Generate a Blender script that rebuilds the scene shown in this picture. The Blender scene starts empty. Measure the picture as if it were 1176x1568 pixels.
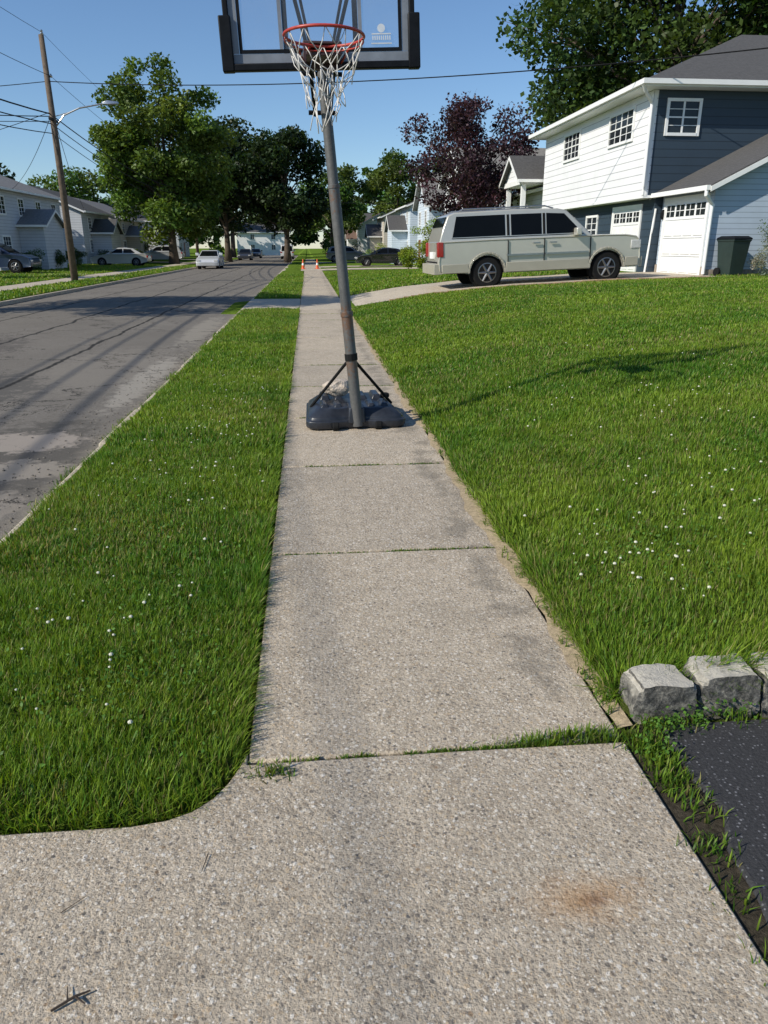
import bpy, bmesh, math, random
import numpy as np
from mathutils import Vector, Matrix, noise as mnoise
random.seed(7); rng=np.random.default_rng(11)
S=bpy.context.scene
COL=S.collection

# ---------------------------------------------------------------- materials
def nt(name):
    m=bpy.data.materials.new(name); m.use_nodes=True
    n=m.node_tree; b=n.nodes['Principled BSDF']; return m,n,b
def N(n,t,**k):
    x=n.nodes.new(t)
    for a,v in k.items(): setattr(x,a,v)
    return x
def ramp(n,stops,src,interp='LINEAR'):
    r=N(n,'ShaderNodeValToRGB'); r.color_ramp.interpolation=interp
    e=r.color_ramp.elements
    while len(e)<len(stops): e.new(.5)
    for i,(p,c) in enumerate(stops):
        e[i].position=p; e[i].color=(c if len(c)==4 else (*c,1)) if hasattr(c,'__len__') else (c,c,c,1)
    n.links.new(src,r.inputs[0]); return r.outputs[0]
def pos(n): return N(n,'ShaderNodeNewGeometry').outputs['Position']
def obj_co(n): return N(n,'ShaderNodeTexCoord').outputs['Object']
def noise(n,co,scale,detail=4,rough=.6,dist=0):
    x=N(n,'ShaderNodeTexNoise'); x.inputs['Scale'].default_value=scale
    x.inputs['Detail'].default_value=detail; x.inputs['Roughness'].default_value=rough
    x.inputs['Distortion'].default_value=dist
    n.links.new(co,x.inputs['Vector']); return x.outputs['Fac']
def voro2(n,co,scale,feature='F1'):
    x=N(n,'ShaderNodeTexVoronoi',feature=feature); x.inputs['Scale'].default_value=scale
    n.links.new(co,x.inputs['Vector']); return x
def voro(n,co,scale,feature='F1',out='Distance'): return voro2(n,co,scale,feature).outputs[out]
def mix(n,fac,a,b,mode='MIX'):
    x=N(n,'ShaderNodeMix',data_type='RGBA',blend_type=mode)
    for i,v in ((0,fac),(6,a),(7,b)):
        if isinstance(v,(int,float)): x.inputs[i].default_value=v
        elif isinstance(v,tuple): x.inputs[i].default_value=(*v,1)
        else: n.links.new(v,x.inputs[i])
    return x.outputs[2]
def M(n,op,a,b=0.0,c=None):
    x=N(n,'ShaderNodeMath',operation=op)
    for i,v in enumerate((a,b,c)):
        if v is None: continue
        if isinstance(v,(int,float)): x.inputs[i].default_value=v
        else: n.links.new(v,x.inputs[i])
    return x.outputs[0]
def bump(n,b,h,strength=.4,dist=.01):
    x=N(n,'ShaderNodeBump'); x.inputs['Strength'].default_value=strength; x.inputs['Distance'].default_value=dist
    n.links.new(h,x.inputs['Height']); n.links.new(x.outputs[0],b.inputs['Normal'])
def blob(n,co,c,r,nz,amt=.5):
    v=N(n,'ShaderNodeVectorMath',operation='SUBTRACT'); n.links.new(co,v.inputs[0]); v.inputs[1].default_value=c
    s=N(n,'ShaderNodeVectorMath',operation='DIVIDE'); n.links.new(v.outputs[0],s.inputs[0]); s.inputs[1].default_value=(r[0],r[1],10)
    l=N(n,'ShaderNodeVectorMath',operation='LENGTH'); n.links.new(s.outputs[0],l.inputs[0])
    return M(n,'ADD',l.outputs['Value'],M(n,'MULTIPLY',M(n,'SUBTRACT',nz,.5),amt*2))
def simple(name,col,rough=.7,metal=0,var=.15,scale=8,bs=0,bd=.005,coat=0,spec=None):
    m,n,b=nt(name); co=obj_co(n)
    f=noise(n,co,scale)
    c=ramp(n,[(.3,tuple(max(0,x*(1-var)) for x in col)),(.7,tuple(min(1,x*(1+var)) for x in col))],f)
    n.links.new(c,b.inputs['Base Color']); b.inputs['Roughness'].default_value=rough; b.inputs['Metallic'].default_value=metal
    if coat: b.inputs['Coat Weight'].default_value=coat; b.inputs['Coat Roughness'].default_value=.05
    if spec is not None: b.inputs['Specular IOR Level'].default_value=spec
    if bs: bump(n,b,noise(n,co,scale*4),bs,bd)
    return m
def siding(name,col,sp=.2):
    m,n,b=nt(name); p=pos(n); s=N(n,'ShaderNodeSeparateXYZ'); n.links.new(p,s.inputs[0])
    fr=M(n,'FRACT',M(n,'DIVIDE',s.outputs['Z'],sp))
    line=ramp(n,[(0,.35),(.06,.5),(.11,1),(1,1)],fr)
    base=ramp(n,[(.3,tuple(x*.9 for x in col)),(.7,col)],noise(n,p,1.5))
    n.links.new(mix(n,1.0,base,line,'MULTIPLY'),b.inputs['Base Color']); b.inputs['Roughness'].default_value=.6
    bump(n,b,M(n,'SUBTRACT',1.0,fr),.4,.02); return m
def shingle(name,col):
    m,n,b=nt(name); p=pos(n)
    s=N(n,'ShaderNodeSeparateXYZ'); n.links.new(p,s.inputs[0])
    fr=M(n,'FRACT',M(n,'DIVIDE',s.outputs['Z'],.075))
    a=ramp(n,[(.3,tuple(x*.65 for x in col)),(.7,tuple(x*1.25 for x in col))],noise(n,p,9,5,.8))
    l=ramp(n,[(0,.6),(.2,1)],fr)
    n.links.new(mix(n,1.0,a,l,'MULTIPLY'),b.inputs['Base Color']); b.inputs['Roughness'].default_value=.95
    bump(n,b,noise(n,p,25),.4,.02); return m

def mk_concrete(name,base=(.54,.455,.345),agg=.92,stain=True):
    m,n,b=nt(name); p=pos(n)
    big=noise(n,p,1.6,5,.65); mid=noise(n,p,14,5,.7); fine=noise(n,p,160,3,.7)
    sx=N(n,'ShaderNodeSeparateXYZ'); n.links.new(p,sx.inputs[0])
    c=ramp(n,[(.30,tuple(x*.78 for x in base)),(.55,base),(.75,tuple(min(1,x*1.10) for x in base))],big)
    c=mix(n,.34,c,ramp(n,[(.35,(.24,.195,.14)),(.65,(.70,.60,.46))],mid))
    def peb(scale,thr,amt,pal,c):
        v=voro2(n,p,scale); d=v.outputs['Distance']
        s=N(n,'ShaderNodeSeparateColor'); n.links.new(v.outputs['Color'],s.inputs[0])
        pc=ramp(n,pal,s.outputs[0],'CONSTANT')
        mask=M(n,'MULTIPLY',ramp(n,[(thr-.08,1),(thr,0)],d),M(n,'GREATER_THAN',s.outputs[1],1-amt))
        return mix(n,M(n,'MULTIPLY',mask,agg),c,pc),d
    pal=[(0,(.60,.51,.39)),(.25,(.34,.275,.20)),(.42,(.70,.63,.51)),(.58,(.23,.20,.165)),(.68,(.54,.42,.28)),(.84,(.78,.72,.62))]
    nv=N(n,'ShaderNodeTexNoise'); nv.inputs['Scale'].default_value=90; n.links.new(p,nv.inputs['Vector'])
    sc_=N(n,'ShaderNodeVectorMath',operation='SCALE'); sc_.inputs['Scale'].default_value=.007; n.links.new(nv.outputs['Color'],sc_.inputs[0])
    va=N(n,'ShaderNodeVectorMath',operation='ADD'); n.links.new(p,va.inputs[0]); n.links.new(sc_.outputs[0],va.inputs[1]); p0=p; p=va.outputs[0]
    c,d1=peb(60,.44,.62,pal,c)
    c,d2=peb(125,.44,.7,pal,c)
    pal2=[(0,(.15,.135,.115)),(.35,(.30,.21,.13)),(.5,(.64,.58,.49)),(.8,(.18,.17,.155))]
    c,d3=peb(34,.24,.16,pal2,c); p=p0
    c=mix(n,ramp(n,[(.34,.65),(.48,0)],fine),c,(.13,.105,.075))
    if stain:
        wn=N(n,'ShaderNodeTexWhiteNoise',noise_dimensions='1D'); n.links.new(M(n,'FLOOR',M(n,'DIVIDE',M(n,'SUBTRACT',sx.outputs[1],2.05),1.75)),wn.inputs['W'])
        tone=ramp(n,[(0,(.90,.90,.91)),(1,(1.02,1.01,1.0))],wn.outputs['Value'])
        c=mix(n,1.0,c,tone,'MULTIPLY')
        st=noise(n,p,.9,6,.75,.6)
        c=mix(n,ramp(n,[(.52,0),(.66,.28)],st),c,(.24,.205,.16))
        dr=blob(n,p,(.67,1.42,0),(.20,.10,1),mid,.6)
        c=mix(n,ramp(n,[(.0,.6),(.3,.45),(1.0,0)],dr),c,(.42,.23,.09))
        dr=blob(n,p,(.69,1.41,0),(.05,.03,1),mid,.5)
        c=mix(n,ramp(n,[(.2,.65),(1.0,0)],dr),c,(.15,.07,.035))
        e=M(n,'ADD',M(n,'ABSOLUTE',M(n,'SUBTRACT',sx.outputs[0],.87)),M(n,'MULTIPLY',M(n,'SUBTRACT',noise(n,p,3.2,5,.7),.46),1.1))
        yy=M(n,'GREATER_THAN',sx.outputs[1],2.3)
        c=mix(n,M(n,'MULTIPLY',ramp(n,[(.0,.48),(.14,0)],e),yy),c,(.17,.15,.12))
    n.links.new(c,b.inputs['Base Color']); b.inputs['Roughness'].default_value=.92
    b.inputs['Specular IOR Level'].default_value=.2
    h=M(n,'ADD',M(n,'MULTIPLY',M(n,'SUBTRACT',1.0,d1),.5),M(n,'MULTIPLY',fine,.8))
    bump(n,b,h,.8,.008); return m
C_CON=mk_concrete('concrete_aggregate')
C_CON2=mk_concrete('concrete_plain',(.55,.48,.38),.35,False)

def mk_asphalt(name,base,road=True):
    m,n,b=nt(name); p=pos(n)
    big=noise(n,p,.45,6,.7); mid=noise(n,p,6,5,.7); fine=noise(n,p,90,3,.8)
    c=ramp(n,[(.3,tuple(x*.72 for x in base)),(.55,base),(.75,tuple(x*1.3 for x in base))],big)
    c=mix(n,.5,c,ramp(n,[(.3,tuple(x*.5 for x in base)),(.7,tuple(x*1.6 for x in base))],fine))
    v=voro2(n,p,80); s=N(n,'ShaderNodeSeparateColor'); n.links.new(v.outputs['Color'],s.inputs[0])
    mk=M(n,'MULTIPLY',ramp(n,[(.22,.8),(.36,0)],v.outputs['Distance']),M(n,'GREATER_THAN',s.outputs[1],.7 if road else .5))
    kk=2.6 if road else 5.0
    c=mix(n,mk,c,ramp(n,[(0,tuple(x*kk for x in base)),(1,tuple(x*1.2 for x in base))],s.outputs[0]))
    if road:
        sp=N(n,'ShaderNodeSeparateXYZ'); n.links.new(p,sp.inputs[0])
        for (cx,cy,rx,ry,col,a,sh,am) in ((-3.0,11.5,1.1,2.6,(.25,.225,.19),.6,.35,.8),(-2.6,6.2,1.0,1.9,(.095,.088,.078),.7,.3,1.1),(-2.6,6.95,.55,.42,(.38,.33,.28),.8,.25,1.1),(-2.4,6.0,.40,.34,(.34,.30,.25),.75,.3,1.2),(-2.3,5.1,.35,.40,(.33,.29,.245),.65,.3,1.1),(-2.25,10.5,.25,2.4,(.36,.33,.28),.75,.3,.9),(-4.6,9.5,1.3,1.6,(.10,.095,.088),.7,.12,.9),(-6.2,13.5,1.2,2.2,(.11,.10,.092),.6,.1,.9),(-2.35,17,.35,3.5,(.32,.29,.24),.65,.3,.9)):
            dd=blob(n,p,(cx,cy,-.1),(rx,ry,1),mid,am)
            c=mix(n,ramp(n,[(.95-sh,a),(.98,0)],dd),c,col)
        e=M(n,'ADD',M(n,'SUBTRACT',M(n,'MULTIPLY',sp.outputs[0],-1),1.86),M(n,'MULTIPLY',M(n,'SUBTRACT',mid,.5),.9))
        c=mix(n,ramp(n,[(.02,.8),(.28,0)],e),c,(.27,.24,.195))
        nv=N(n,'ShaderNodeTexNoise'); nv.inputs['Scale'].default_value=.9; nv.inputs['Detail'].default_value=6; nv.inputs['Roughness'].default_value=.7; n.links.new(p,nv.inputs['Vector'])
        sc_=N(n,'ShaderNodeVectorMath',operation='SCALE'); sc_.inputs['Scale'].default_value=3.2; n.links.new(nv.outputs['Color'],sc_.inputs[0])
        va=N(n,'ShaderNodeVectorMath',operation='ADD'); n.links.new(p,va.inputs[0]); n.links.new(sc_.outputs[0],va.inputs[1])
        for sc2,wd,th in ((.26,.009,.38),(.7,.014,.48)):
            cr=voro(n,va.outputs[0],sc2,'DISTANCE_TO_EDGE')
            c=mix(n,M(n,'MULTIPLY',ramp(n,[(wd*.35,.9),(wd,0)],cr),ramp(n,[(th,0),(th+.08,1)],big)),c,(.022,.022,.022))
        for off,am in ((5.6,.5),(3.9,.4),(7.4,.3)):
            ln=M(n,'ABSOLUTE',M(n,'ADD',M(n,'ADD',sp.outputs[0],off),M(n,'MULTIPLY',M(n,'SUBTRACT',big,.5),am)))
            c=mix(n,ramp(n,[(.018,.9),(.05,0)],ln),c,(.028,.028,.028))
    n.links.new(c,b.inputs['Base Color']); b.inputs['Roughness'].default_value=.97; b.inputs['Specular IOR Level'].default_value=.05
    bump(n,b,M(n,'ADD',fine,M(n,'MULTIPLY',mid,.6)),.6,.01); return m
C_ROAD=mk_asphalt('asphalt_road',(.185,.168,.145))
C_ASPH=mk_asphalt('asphalt_drive',(.052,.052,.054),False)

def mk_ground():
    m,n,b=nt('lawn_ground'); p=pos(n)
    f=noise(n,p,1.2,6,.7); g=noise(n,p,35,4,.8)
    c=ramp(n,[(.3,(.08,.165,.016)),(.5,(.135,.22,.028)),(.7,(.19,.25,.045))],f)
    c=mix(n,.6,c,ramp(n,[(.3,(.035,.06,.009)),(.7,(.19,.28,.042))],g))
    s=N(n,'ShaderNodeSeparateXYZ'); n.links.new(p,s.inputs[0])
    nr=ramp(n,[(0,1),(1,0)],M(n,'DIVIDE',s.outputs[1],9.0))
    c=mix(n,M(n,'MULTIPLY',nr,.85),c,mix(n,g,(.03,.036,.012),(.11,.105,.04)))
    n.links.new(c,b.inputs['Base Color']); b.inputs['Roughness'].default_value=1; b.inputs['Specular IOR Level'].default_value=0
    bump(n,b,g,.9,.05); return m
C_GROUND=mk_ground()
C_SOIL=simple('soil',(.42,.33,.21),1,0,.3,50,.8,.008,spec=.1)
C_DIRT=simple('dark_dirt',(.06,.05,.035),1,0,.5,60,.8,.01,spec=.1)

def mk_leaf(name,transl=.35,rough=.55,spec=.3):
    m,n,b=nt(name); a=N(n,'ShaderNodeAttribute'); a.attribute_name='Col'
    n.links.new(a.outputs['Color'],b.inputs['Base Color']); b.inputs['Roughness'].default_value=rough; b.inputs['Specular IOR Level'].default_value=spec
    t=N(n,'ShaderNodeBsdfTranslucent'); n.links.new(mix(n,1.0,a.outputs['Color'],(1.4,1.3,.5),'MULTIPLY'),t.inputs['Color'])
    x=N(n,'ShaderNodeMixShader'); x.inputs[0].default_value=transl
    n.links.new(b.outputs[0],x.inputs[1]); n.links.new(t.outputs[0],x.inputs[2])
    n.links.new(x.outputs[0],n.nodes['Material Output'].inputs['Surface']); return m
C_GRASS=mk_leaf('grass_blade',.38,.5,.3)
C_LEAF=mk_leaf('leaf',.3,.5,.3)
C_BARK=simple('bark',(.10,.075,.055),.95,0,.4,12,.8,.03)
C_WOOD=simple('weathered_pole_wood',(.13,.095,.068),.9,0,.3,6,.5,.01)
C_WHITE=simple('white_trim',(.80,.80,.78),.5,0,.04,3)
C_GLASSW=simple('window_glass',(.02,.025,.03),.08,0,.3,.7,spec=.35)
C_BLACKP=simple('black_plastic',(.008,.009,.011),.5,0,.3,14,.3,.003,spec=.15)
C_BASEP=simple('base_plastic',(.024,.027,.034),.36,0,.35,10,.3,.003,spec=.5)
C_TYRE=simple('tyre_rubber',(.012,.012,.012),.85,0,.2,10,spec=.15)
C_CARGLASS=simple('car_glass',(.005,.006,.007),.04,0,.1,2,spec=.12)
C_CHROME=simple('alloy',(.45,.45,.45),.3,.9,.1,5)
C_WHEEL=simple('wheel_alloy',(.22,.22,.22),.35,.85,.1,5)
C_RED=simple('red_lens',(.32,.015,.012),.2,0,.15,20,coat=.5)
C_LAMP=simple('clear_lens',(.5,.5,.48),.1,0,.1,20,coat=.5)
C_WIRE=simple('wire_black',(.010,.010,.010),.7,spec=.2)

# ---------------------------------------------------------------- mesh helpers
class MB:
    def __init__(s): s.v=[]; s.f=[]
    def box(s,x0,x1,y0,y1,z0,z1):
        i=len(s.v); s.v+=[(x,y,z) for z in (z0,z1) for (x,y) in ((x0,y0),(x1,y0),(x1,y1),(x0,y1))]
        s.f+=[tuple(i+k for k in q) for q in ((3,2,1,0),(4,5,6,7),(0,1,5,4),(1,2,6,5),(2,3,7,6),(3,0,4,7))]; return s
    def poly(s,pts):
        i=len(s.v); s.v+=[tuple(p) for p in pts]; s.f.append(tuple(range(i,i+len(pts)))); return s
    def prism(s,a,b):
        i=len(s.v); n=len(a); s.v+=[tuple(p) for p in a]+[tuple(p) for p in b]
        s.f.append(tuple(range(i+n-1,i-1,-1))); s.f.append(tuple(range(i+n,i+2*n)))
        for k in range(n): s.f.append((i+k,i+(k+1)%n,i+n+(k+1)%n,i+n+k))
        return s
    def loft(s,rings,cap=True):
        i=len(s.v); n=len(rings[0])
        for r in rings: s.v+=[tuple(p) for p in r]
        for j in range(len(rings)-1):
            for k in range(n): s.f.append((i+j*n+k,i+j*n+(k+1)%n,i+(j+1)*n+(k+1)%n,i+(j+1)*n+k))
        if cap: s.f.append(tuple(range(i+n-1,i-1,-1))); s.f.append(tuple(i+(len(rings)-1)*n+k for k in range(n)))
        return s
    def tube(s,pts,rad,n=8,cap=True):
        pts=[Vector(p) for p in pts]
        if not hasattr(rad,'__len__'): rad=[rad]*len(pts)
        rings=[]
        for j,p in enumerate(pts):
            t=(pts[min(j+1,len(pts)-1)]-pts[max(j-1,0)]).normalized()
            ref=Vector((0,0,1)) if abs(t.z)<.9 else Vector((1,0,0))
            a=t.cross(ref).normalized(); b=t.cross(a)
            rings.append([p+(a*math.cos(2*math.pi*k/n)+b*math.sin(2*math.pi*k/n))*rad[j] for k in range(n)])
        return s.loft(rings,cap)
    def lathe(s,c,prof,axis='z',n=16):
        rings=[]
        for r,h in prof:
            ring=[]
            for k in range(n):
                a=2*math.pi*k/n; u,v=r*math.cos(a),r*math.sin(a)
                ring.append((c[0]+u,c[1]+v,c[2]+h) if axis=='z' else ((c[0]+u,c[1]+h,c[2]+v) if axis=='y' else (c[0]+h,c[1]+u,c[2]+v)))
            rings.append(ring)
        return s.loft(rings)
    def obj(s,name,mat,parent=None,bevel=0,smooth=False,seg=2,sub=0):
        me=bpy.data.meshes.new(name); me.from_pydata(s.v,[],s.f)
        bm=bmesh.new(); bm.from_mesh(me); bmesh.ops.recalc_face_normals(bm,faces=bm.faces); bm.to_mesh(me); bm.free()
        me.materials.append(mat); o=bpy.data.objects.new(name,me); COL.objects.link(o)
        if parent: o.parent=parent
        if smooth: me.shade_smooth()
        if bevel:
            b=o.modifiers.new('b','BEVEL'); b.width=bevel; b.segments=seg; b.limit_method='ANGLE'; b.angle_limit=.6
            me.shade_smooth(); 
            try: me.set_sharp_from_angle(angle=.8)
            except Exception: pass
        return o
def empty(name,loc=(0,0,0),rot=(0,0,0)):
    o=bpy.data.objects.new(name,None); o.location=loc; o.rotation_euler=rot; COL.objects.link(o); return o
def fast(name,V,F,mat,cols=None,parent=None):
    me=bpy.data.meshes.new(name); k=F.shape[1]
    me.vertices.add(len(V)); me.vertices.foreach_set('co',V.astype(np.float32).ravel())
    me.loops.add(F.size); me.loops.foreach_set('vertex_index',F.astype(np.int32).ravel())
    me.polygons.add(len(F)); me.polygons.foreach_set('loop_start',np.arange(0,F.size,k,dtype=np.int32)); 
    try: me.polygons.foreach_set('loop_total',np.full(len(F),k,dtype=np.int32))
    except Exception: pass
    me.update(calc_edges=True)
    if cols is not None:
        ca=me.color_attributes.new(name='Col',type='FLOAT_COLOR',domain='POINT')
        c=np.ones((len(V),4),dtype=np.float32); c[:,:3]=cols; ca.data.foreach_set('color',c.ravel())
    me.materials.append(mat); o=bpy.data.objects.new(name,me); COL.objects.link(o)
    if parent: o.parent=parent
    return o
_ph=rng.uniform(0,6.28,(8,12)); _an=rng.uniform(0,6.28,(8,12))
def sn(x,y,sc,seed=0):
    r=0
    for i in range(6):
        a=_an[seed%8,i]; f=sc*(.6+.35*i)
        r=r+np.sin((x*np.cos(a)+y*np.sin(a))*f+_ph[seed%8,i]+1.3*np.sin((y*np.cos(a)-x*np.sin(a))*f*.6+_ph[seed%8,i+6]))
    return r/6
def sm(t): t=np.clip(t,0,1); return t*t*(3-2*t)

# ---------------------------------------------------------------- terrain
FX=[-1.86,-1.0,-.573,-.47,-.40,-.345,-.305,-.275,-.25]; FY=[1.815,1.82,1.815,1.83,1.86,1.91,1.975,2.05,2.12]
def fillet(x): return np.interp(x,FX,FY)
def Lr(x): return np.interp(x,[1.05,1.5,3,5,8.6,12,40,400],[0.01,.09,.34,.54,.72,.80,.95,1.0])
def T(x,y):
    x=np.asarray(x,float); y=np.asarray(y,float)
    z=Lr(x)*(1-.85*sm((y-30)/28)); z=z+np.where(x>1.05,.012*sn(x,y,2.2,3),0)
    z=np.where((x>1.045)&(y<2.18)&(y>-12),-.03,z)
    z=np.where(x<1.045,-.06,z)
    verge=.004+.022*np.sin(np.clip((x+1.8)/1.5,0,1)*3.14)+.006*sn(x,y,5,1)
    edge=np.clip((y-fillet(x)-.02)/.12,0,1)
    verge=verge*edge-.03*(1-edge)
    z=np.where((x<-.27)&(x>=-1.80),np.where(y>fillet(x),verge,-.06),z)
    z=np.where(x<-1.80,-.16,z)
    z=np.where(x<-9.62,.0+np.clip((-x-9.62)*.02,0,.3),z)
    z=np.where((y>20.95)&(y<25.55)&(x<-.27)&(x>-1.85),-.05,z)
    return z
xs=np.unique(np.concatenate([np.array([-400,-200,-120,-80,-60,-45,-35,-30,-25,-20,-17,-14,-12,-11,-10,-9.63,-9.61,-8,-5,-3,-1.81,-1.79]),np.arange(-1.7,-.3,.06),[-.275,-.265,0,.5,1.04,1.05],np.arange(1.12,3,.12),np.arange(3,14,.4),[15,17,20,25,30,40,60,90,140,250,400]]))
ys=np.unique(np.concatenate([[-80,-40,-20,-12.01,-11.99,-5,0,2.17,2.19],np.arange(1.76,2.3,.04),np.arange(2.3,21,.22),[20.94,20.96,25.54,25.56],np.arange(21.4,30,.6),np.arange(30,64,2.0),[70,80,100,130,170,220,300,500,900]]))
X,Y=np.meshgrid(xs,ys); V=np.stack([X.ravel(),Y.ravel(),T(X,Y).ravel()],1)
idx=np.arange(len(V)).reshape(X.shape)
F=np.stack([idx[:-1,:-1].ravel(),idx[:-1,1:].ravel(),idx[1:,1:].ravel(),idx[1:,:-1].ravel()],1)
fast('ground',V,F,C_GROUND)

def sheet(name,x0,x1,y0,y1,zf,mat,nx=10,ny=20,parent=None):
    X,Y=np.meshgrid(np.linspace(x0,x1,nx+1),np.linspace(y0,y1,ny+1)); Z=zf(X,Y)
    idx=np.arange(X.size).reshape(X.shape)
    return fast(name,np.stack([X.ravel(),Y.ravel(),Z.ravel()],1),np.stack([idx[:-1,:-1].ravel(),idx[:-1,1:].ravel(),idx[1:,1:].ravel(),idx[1:,:-1].ravel()],1),mat,parent=parent)
def roadz(x,y): return -.115+.05*np.sin(np.clip((x+9.5)/7.6,0,1)*3.14)+.008*sn(x,y,1.5,2)
sheet('road',-9.5,-1.86,-20,172,roadz,C_ROAD,24,240)
mb=MB(); y=2.0
while y<150:
    L=1.5 if y<30 else 6
    if not(20.9<y+L*.5<25.6):
        dz=random.uniform(-.03,.004) if y<30 else 0
        mb.box(-1.865+random.uniform(-.015,.01),-1.735,y+.006,y+L-.006-random.uniform(0,.03),-.2,.0+dz)
    y+=L
mb.obj('kerb',C_CON2,bevel=.02)
mb=MB(); y=-10
while y<170: mb.box(-9.63,-9.49,y+.005,y+2.99,-.2,.0); y+=3
mb.obj('kerb',C_CON2,bevel=.015)
mb=MB(); gp_=.011
def slab(y,L):
    a=[(-.25,y+gp_,-.05),(1.03,y+gp_,-.05),(1.03,y+L-gp_,-.05),(-.25,y+L-gp_,-.05)]
    tt=[random.uniform(-.005,.007) for _ in range(4)]
    mb.prism(a,[(p[0],p[1],.0+tt[i]) for i,p in enumerate(a)])
y=2.05
while y<110:
    L=1.75
    if y<20.9<y+L: L=20.98-y
    if 20.9<y<25: y=25.52; continue
    slab(y,L); y+=L
mb.obj('sidewalk',C_CON,bevel=.009)
out=[(-1.86,-4),(1.03,-4),(1.03,2.035),(.4,2.042),(-.252,2.04)]+[(a,b-.02) for a,b in zip(FX[::-1],FY[::-1])]
out[5]=(-.2525,2.10)
mb=MB(); mb.prism([(a,b,-.05) for a,b in out],[(a,b,.002) for a,b in out]); mb.obj('driveway_apron',C_CON,bevel=.006)
sheet('driveway',1.035,11.7,21.0,25.5,lambda x,y:T(x,y)+.02,C_CON2,30,12)
mb=MB(); mb.box(-.25,1.03,20.99,25.51,-.05,.006); mb.box(-1.86,-.262,21.0,25.5,-.12,.0); mb.obj('driveway_crossing',C_CON2,bevel=.01)
ed=[(1.20,2.12),(1.185,1.98),(1.17,1.85),(1.20,1.7),(1.13,1.55),(1.12,1.38),(1.075,1.2),(1.09,.9),(1.07,.4),(1.09,-4),(9,-4),(9,2.12)]
mb=MB(); mb.prism([(a,b,-.04) for a,b in ed],[(a,b,.0) for a,b in ed]); mb.obj('asphalt_driveway',C_ASPH,bevel=.012)
mb=MB()
ys_=np.linspace(-1,2.16,30)
for i in range(29):
    mb.poly([(1.028,ys_[i],-.012),(1.25,ys_[i],-.012),(1.25,ys_[i+1],-.012),(1.028,ys_[i+1],-.012)])
mb.obj('dirt_strip',C_DIRT)
mb=MB(); yy=np.arange(2.10,20.9,.05)
for i in range(len(yy)-1):
    def e(y): return (1.012-.024*max(-.6,math.sin(y*1.7+.5))-.014*math.sin(y*7.3+1)-.008*math.sin(y*23)-.010, 1.085)
    a,b=e(yy[i]); c,d=e(yy[i+1])
    mb.poly([(a,yy[i],.0085),((a+b)/2,yy[i],.014),((c+d)/2,yy[i+1],.014),(c,yy[i+1],.0085)])
    mb.poly([((a+b)/2,yy[i],.014),(b,yy[i],.018),(d,yy[i+1],.018),((c+d)/2,yy[i+1],.014)])
mb.obj('soil_edge',C_SOIL)
zl=lambda x,y:T(x,y)+.02
sheet('sidewalk',-12.6,-11.4,-10,150,zl,C_CON2,3,40)
for y0,y1 in ((46,49),(66,69),(81.5,85.5),(99,102)):
    sheet('driveway',-22,-9.62,y0,y1,lambda x,y:T(x,y)+.026,C_CON2,12,2)
for y0,y1 in ((56,60),(64,67.5),(82,86)):
    sheet('driveway',-1.8,10,y0,y1,lambda x,y:np.where(x<1.045,.012,T(x,y)+.03),C_CON2,40,2)

# ---------------------------------------------------------------- grass
def blades(name,P,h,w,cols,lean=None,leanamt=.8):
    n=len(P); ang=rng.uniform(0,2*np.pi,n); d=np.stack([np.cos(ang),np.sin(ang),0*ang],1)
    s=np.stack([-np.sin(ang),np.cos(ang),0*ang],1)
    ln=rng.uniform(.1,1,n)*leanamt*h; off=d*ln[:,None]
    if lean is not None: off=off+lean*h[:,None]
    up=np.zeros((n,3)); up[:,2]=1
    hz=np.sqrt(np.clip(h**2-(off**2).sum(1),(.25*h)**2,None))
    s=s*w[:,None]*.5
    b0=P-s; b1=P+s; m=P+up*(hz*.6)[:,None]+off*.38; m0=m-s*.85; m1=m+s*.85; t=P+up*hz[:,None]+off
    V=np.stack([b0,b1,m0,m1,t],1).reshape(-1,3); i=np.arange(n)[:,None]*5
    F=np.concatenate([i+np.array([[0,1,3]]),i+np.array([[0,3,2]]),i+np.array([[2,3,4]])],0)
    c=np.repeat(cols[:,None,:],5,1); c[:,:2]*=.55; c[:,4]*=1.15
    return fast(name,V,F,C_GRASS,c.reshape(-1,3))
def gcol(x,y,n,bias=0):
    t=np.clip(.50+.50*sn(x,y,1.1,5)+.32*sn(x,y,4,6)+rng.normal(0,.28,n)+bias,0,1)[:,None]
    g=np.array([.068,.185,.015]); yv=np.array([.25,.35,.034]); c=g*(1-t)+yv*t
    dry=rng.random(n)<(.07+.20*np.clip(sn(x,y,1.6,7)+.1,0,1)); c[dry]=np.array([.38,.34,.13])*rng.uniform(.55,1.1,(dry.sum(),1))
    return c*rng.uniform(.7,1.25,(n,1))
def region(x0,x1,y0,y1,dens,mask,h0,w0):
    n=int((x1-x0)*(y1-y0)*dens); x=rng.uniform(x0,x1,n); y=rng.uniform(y0,y1,n)
    k=mask(x,y); x=x[k]; y=y[k]; n=len(x)
    tuft=1+.46*sn(x,y,5,4)+.34*sn(x,y,15,2)
    h=h0*np.clip(tuft,.3,2.0)*rng.uniform(.5,1.25,n); w=w0*rng.uniform(.6,1.3,n)
    P=np.stack([x,y,T(x,y)-.004],1)
    return P,h,w,gcol(x,y,n)
def vm(x,y): 
    e=.020*sn(x*0,y,7,1)+.014*sn(x*0,y,23,2)
    return (y>fillet(x)+.010*sn(x,y,30,3))&(x<-.262+e)&(x>-1.775+.05*sn(x*0,y,4,5))&~((y>20.95)&(y<25.55))
parts=[]
parts.append(region(-1.85,-.2,1.8,3.6,20000,vm,.056,.0036))
parts.append(region(-1.85,-.2,3.6,6,11500,vm,.056,.0048))
parts.append(region(-1.85,-.2,6,10,6000,vm,.058,.007))
parts.append(region(-1.85,-.2,10,21,2600,vm,.060,.011))
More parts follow.
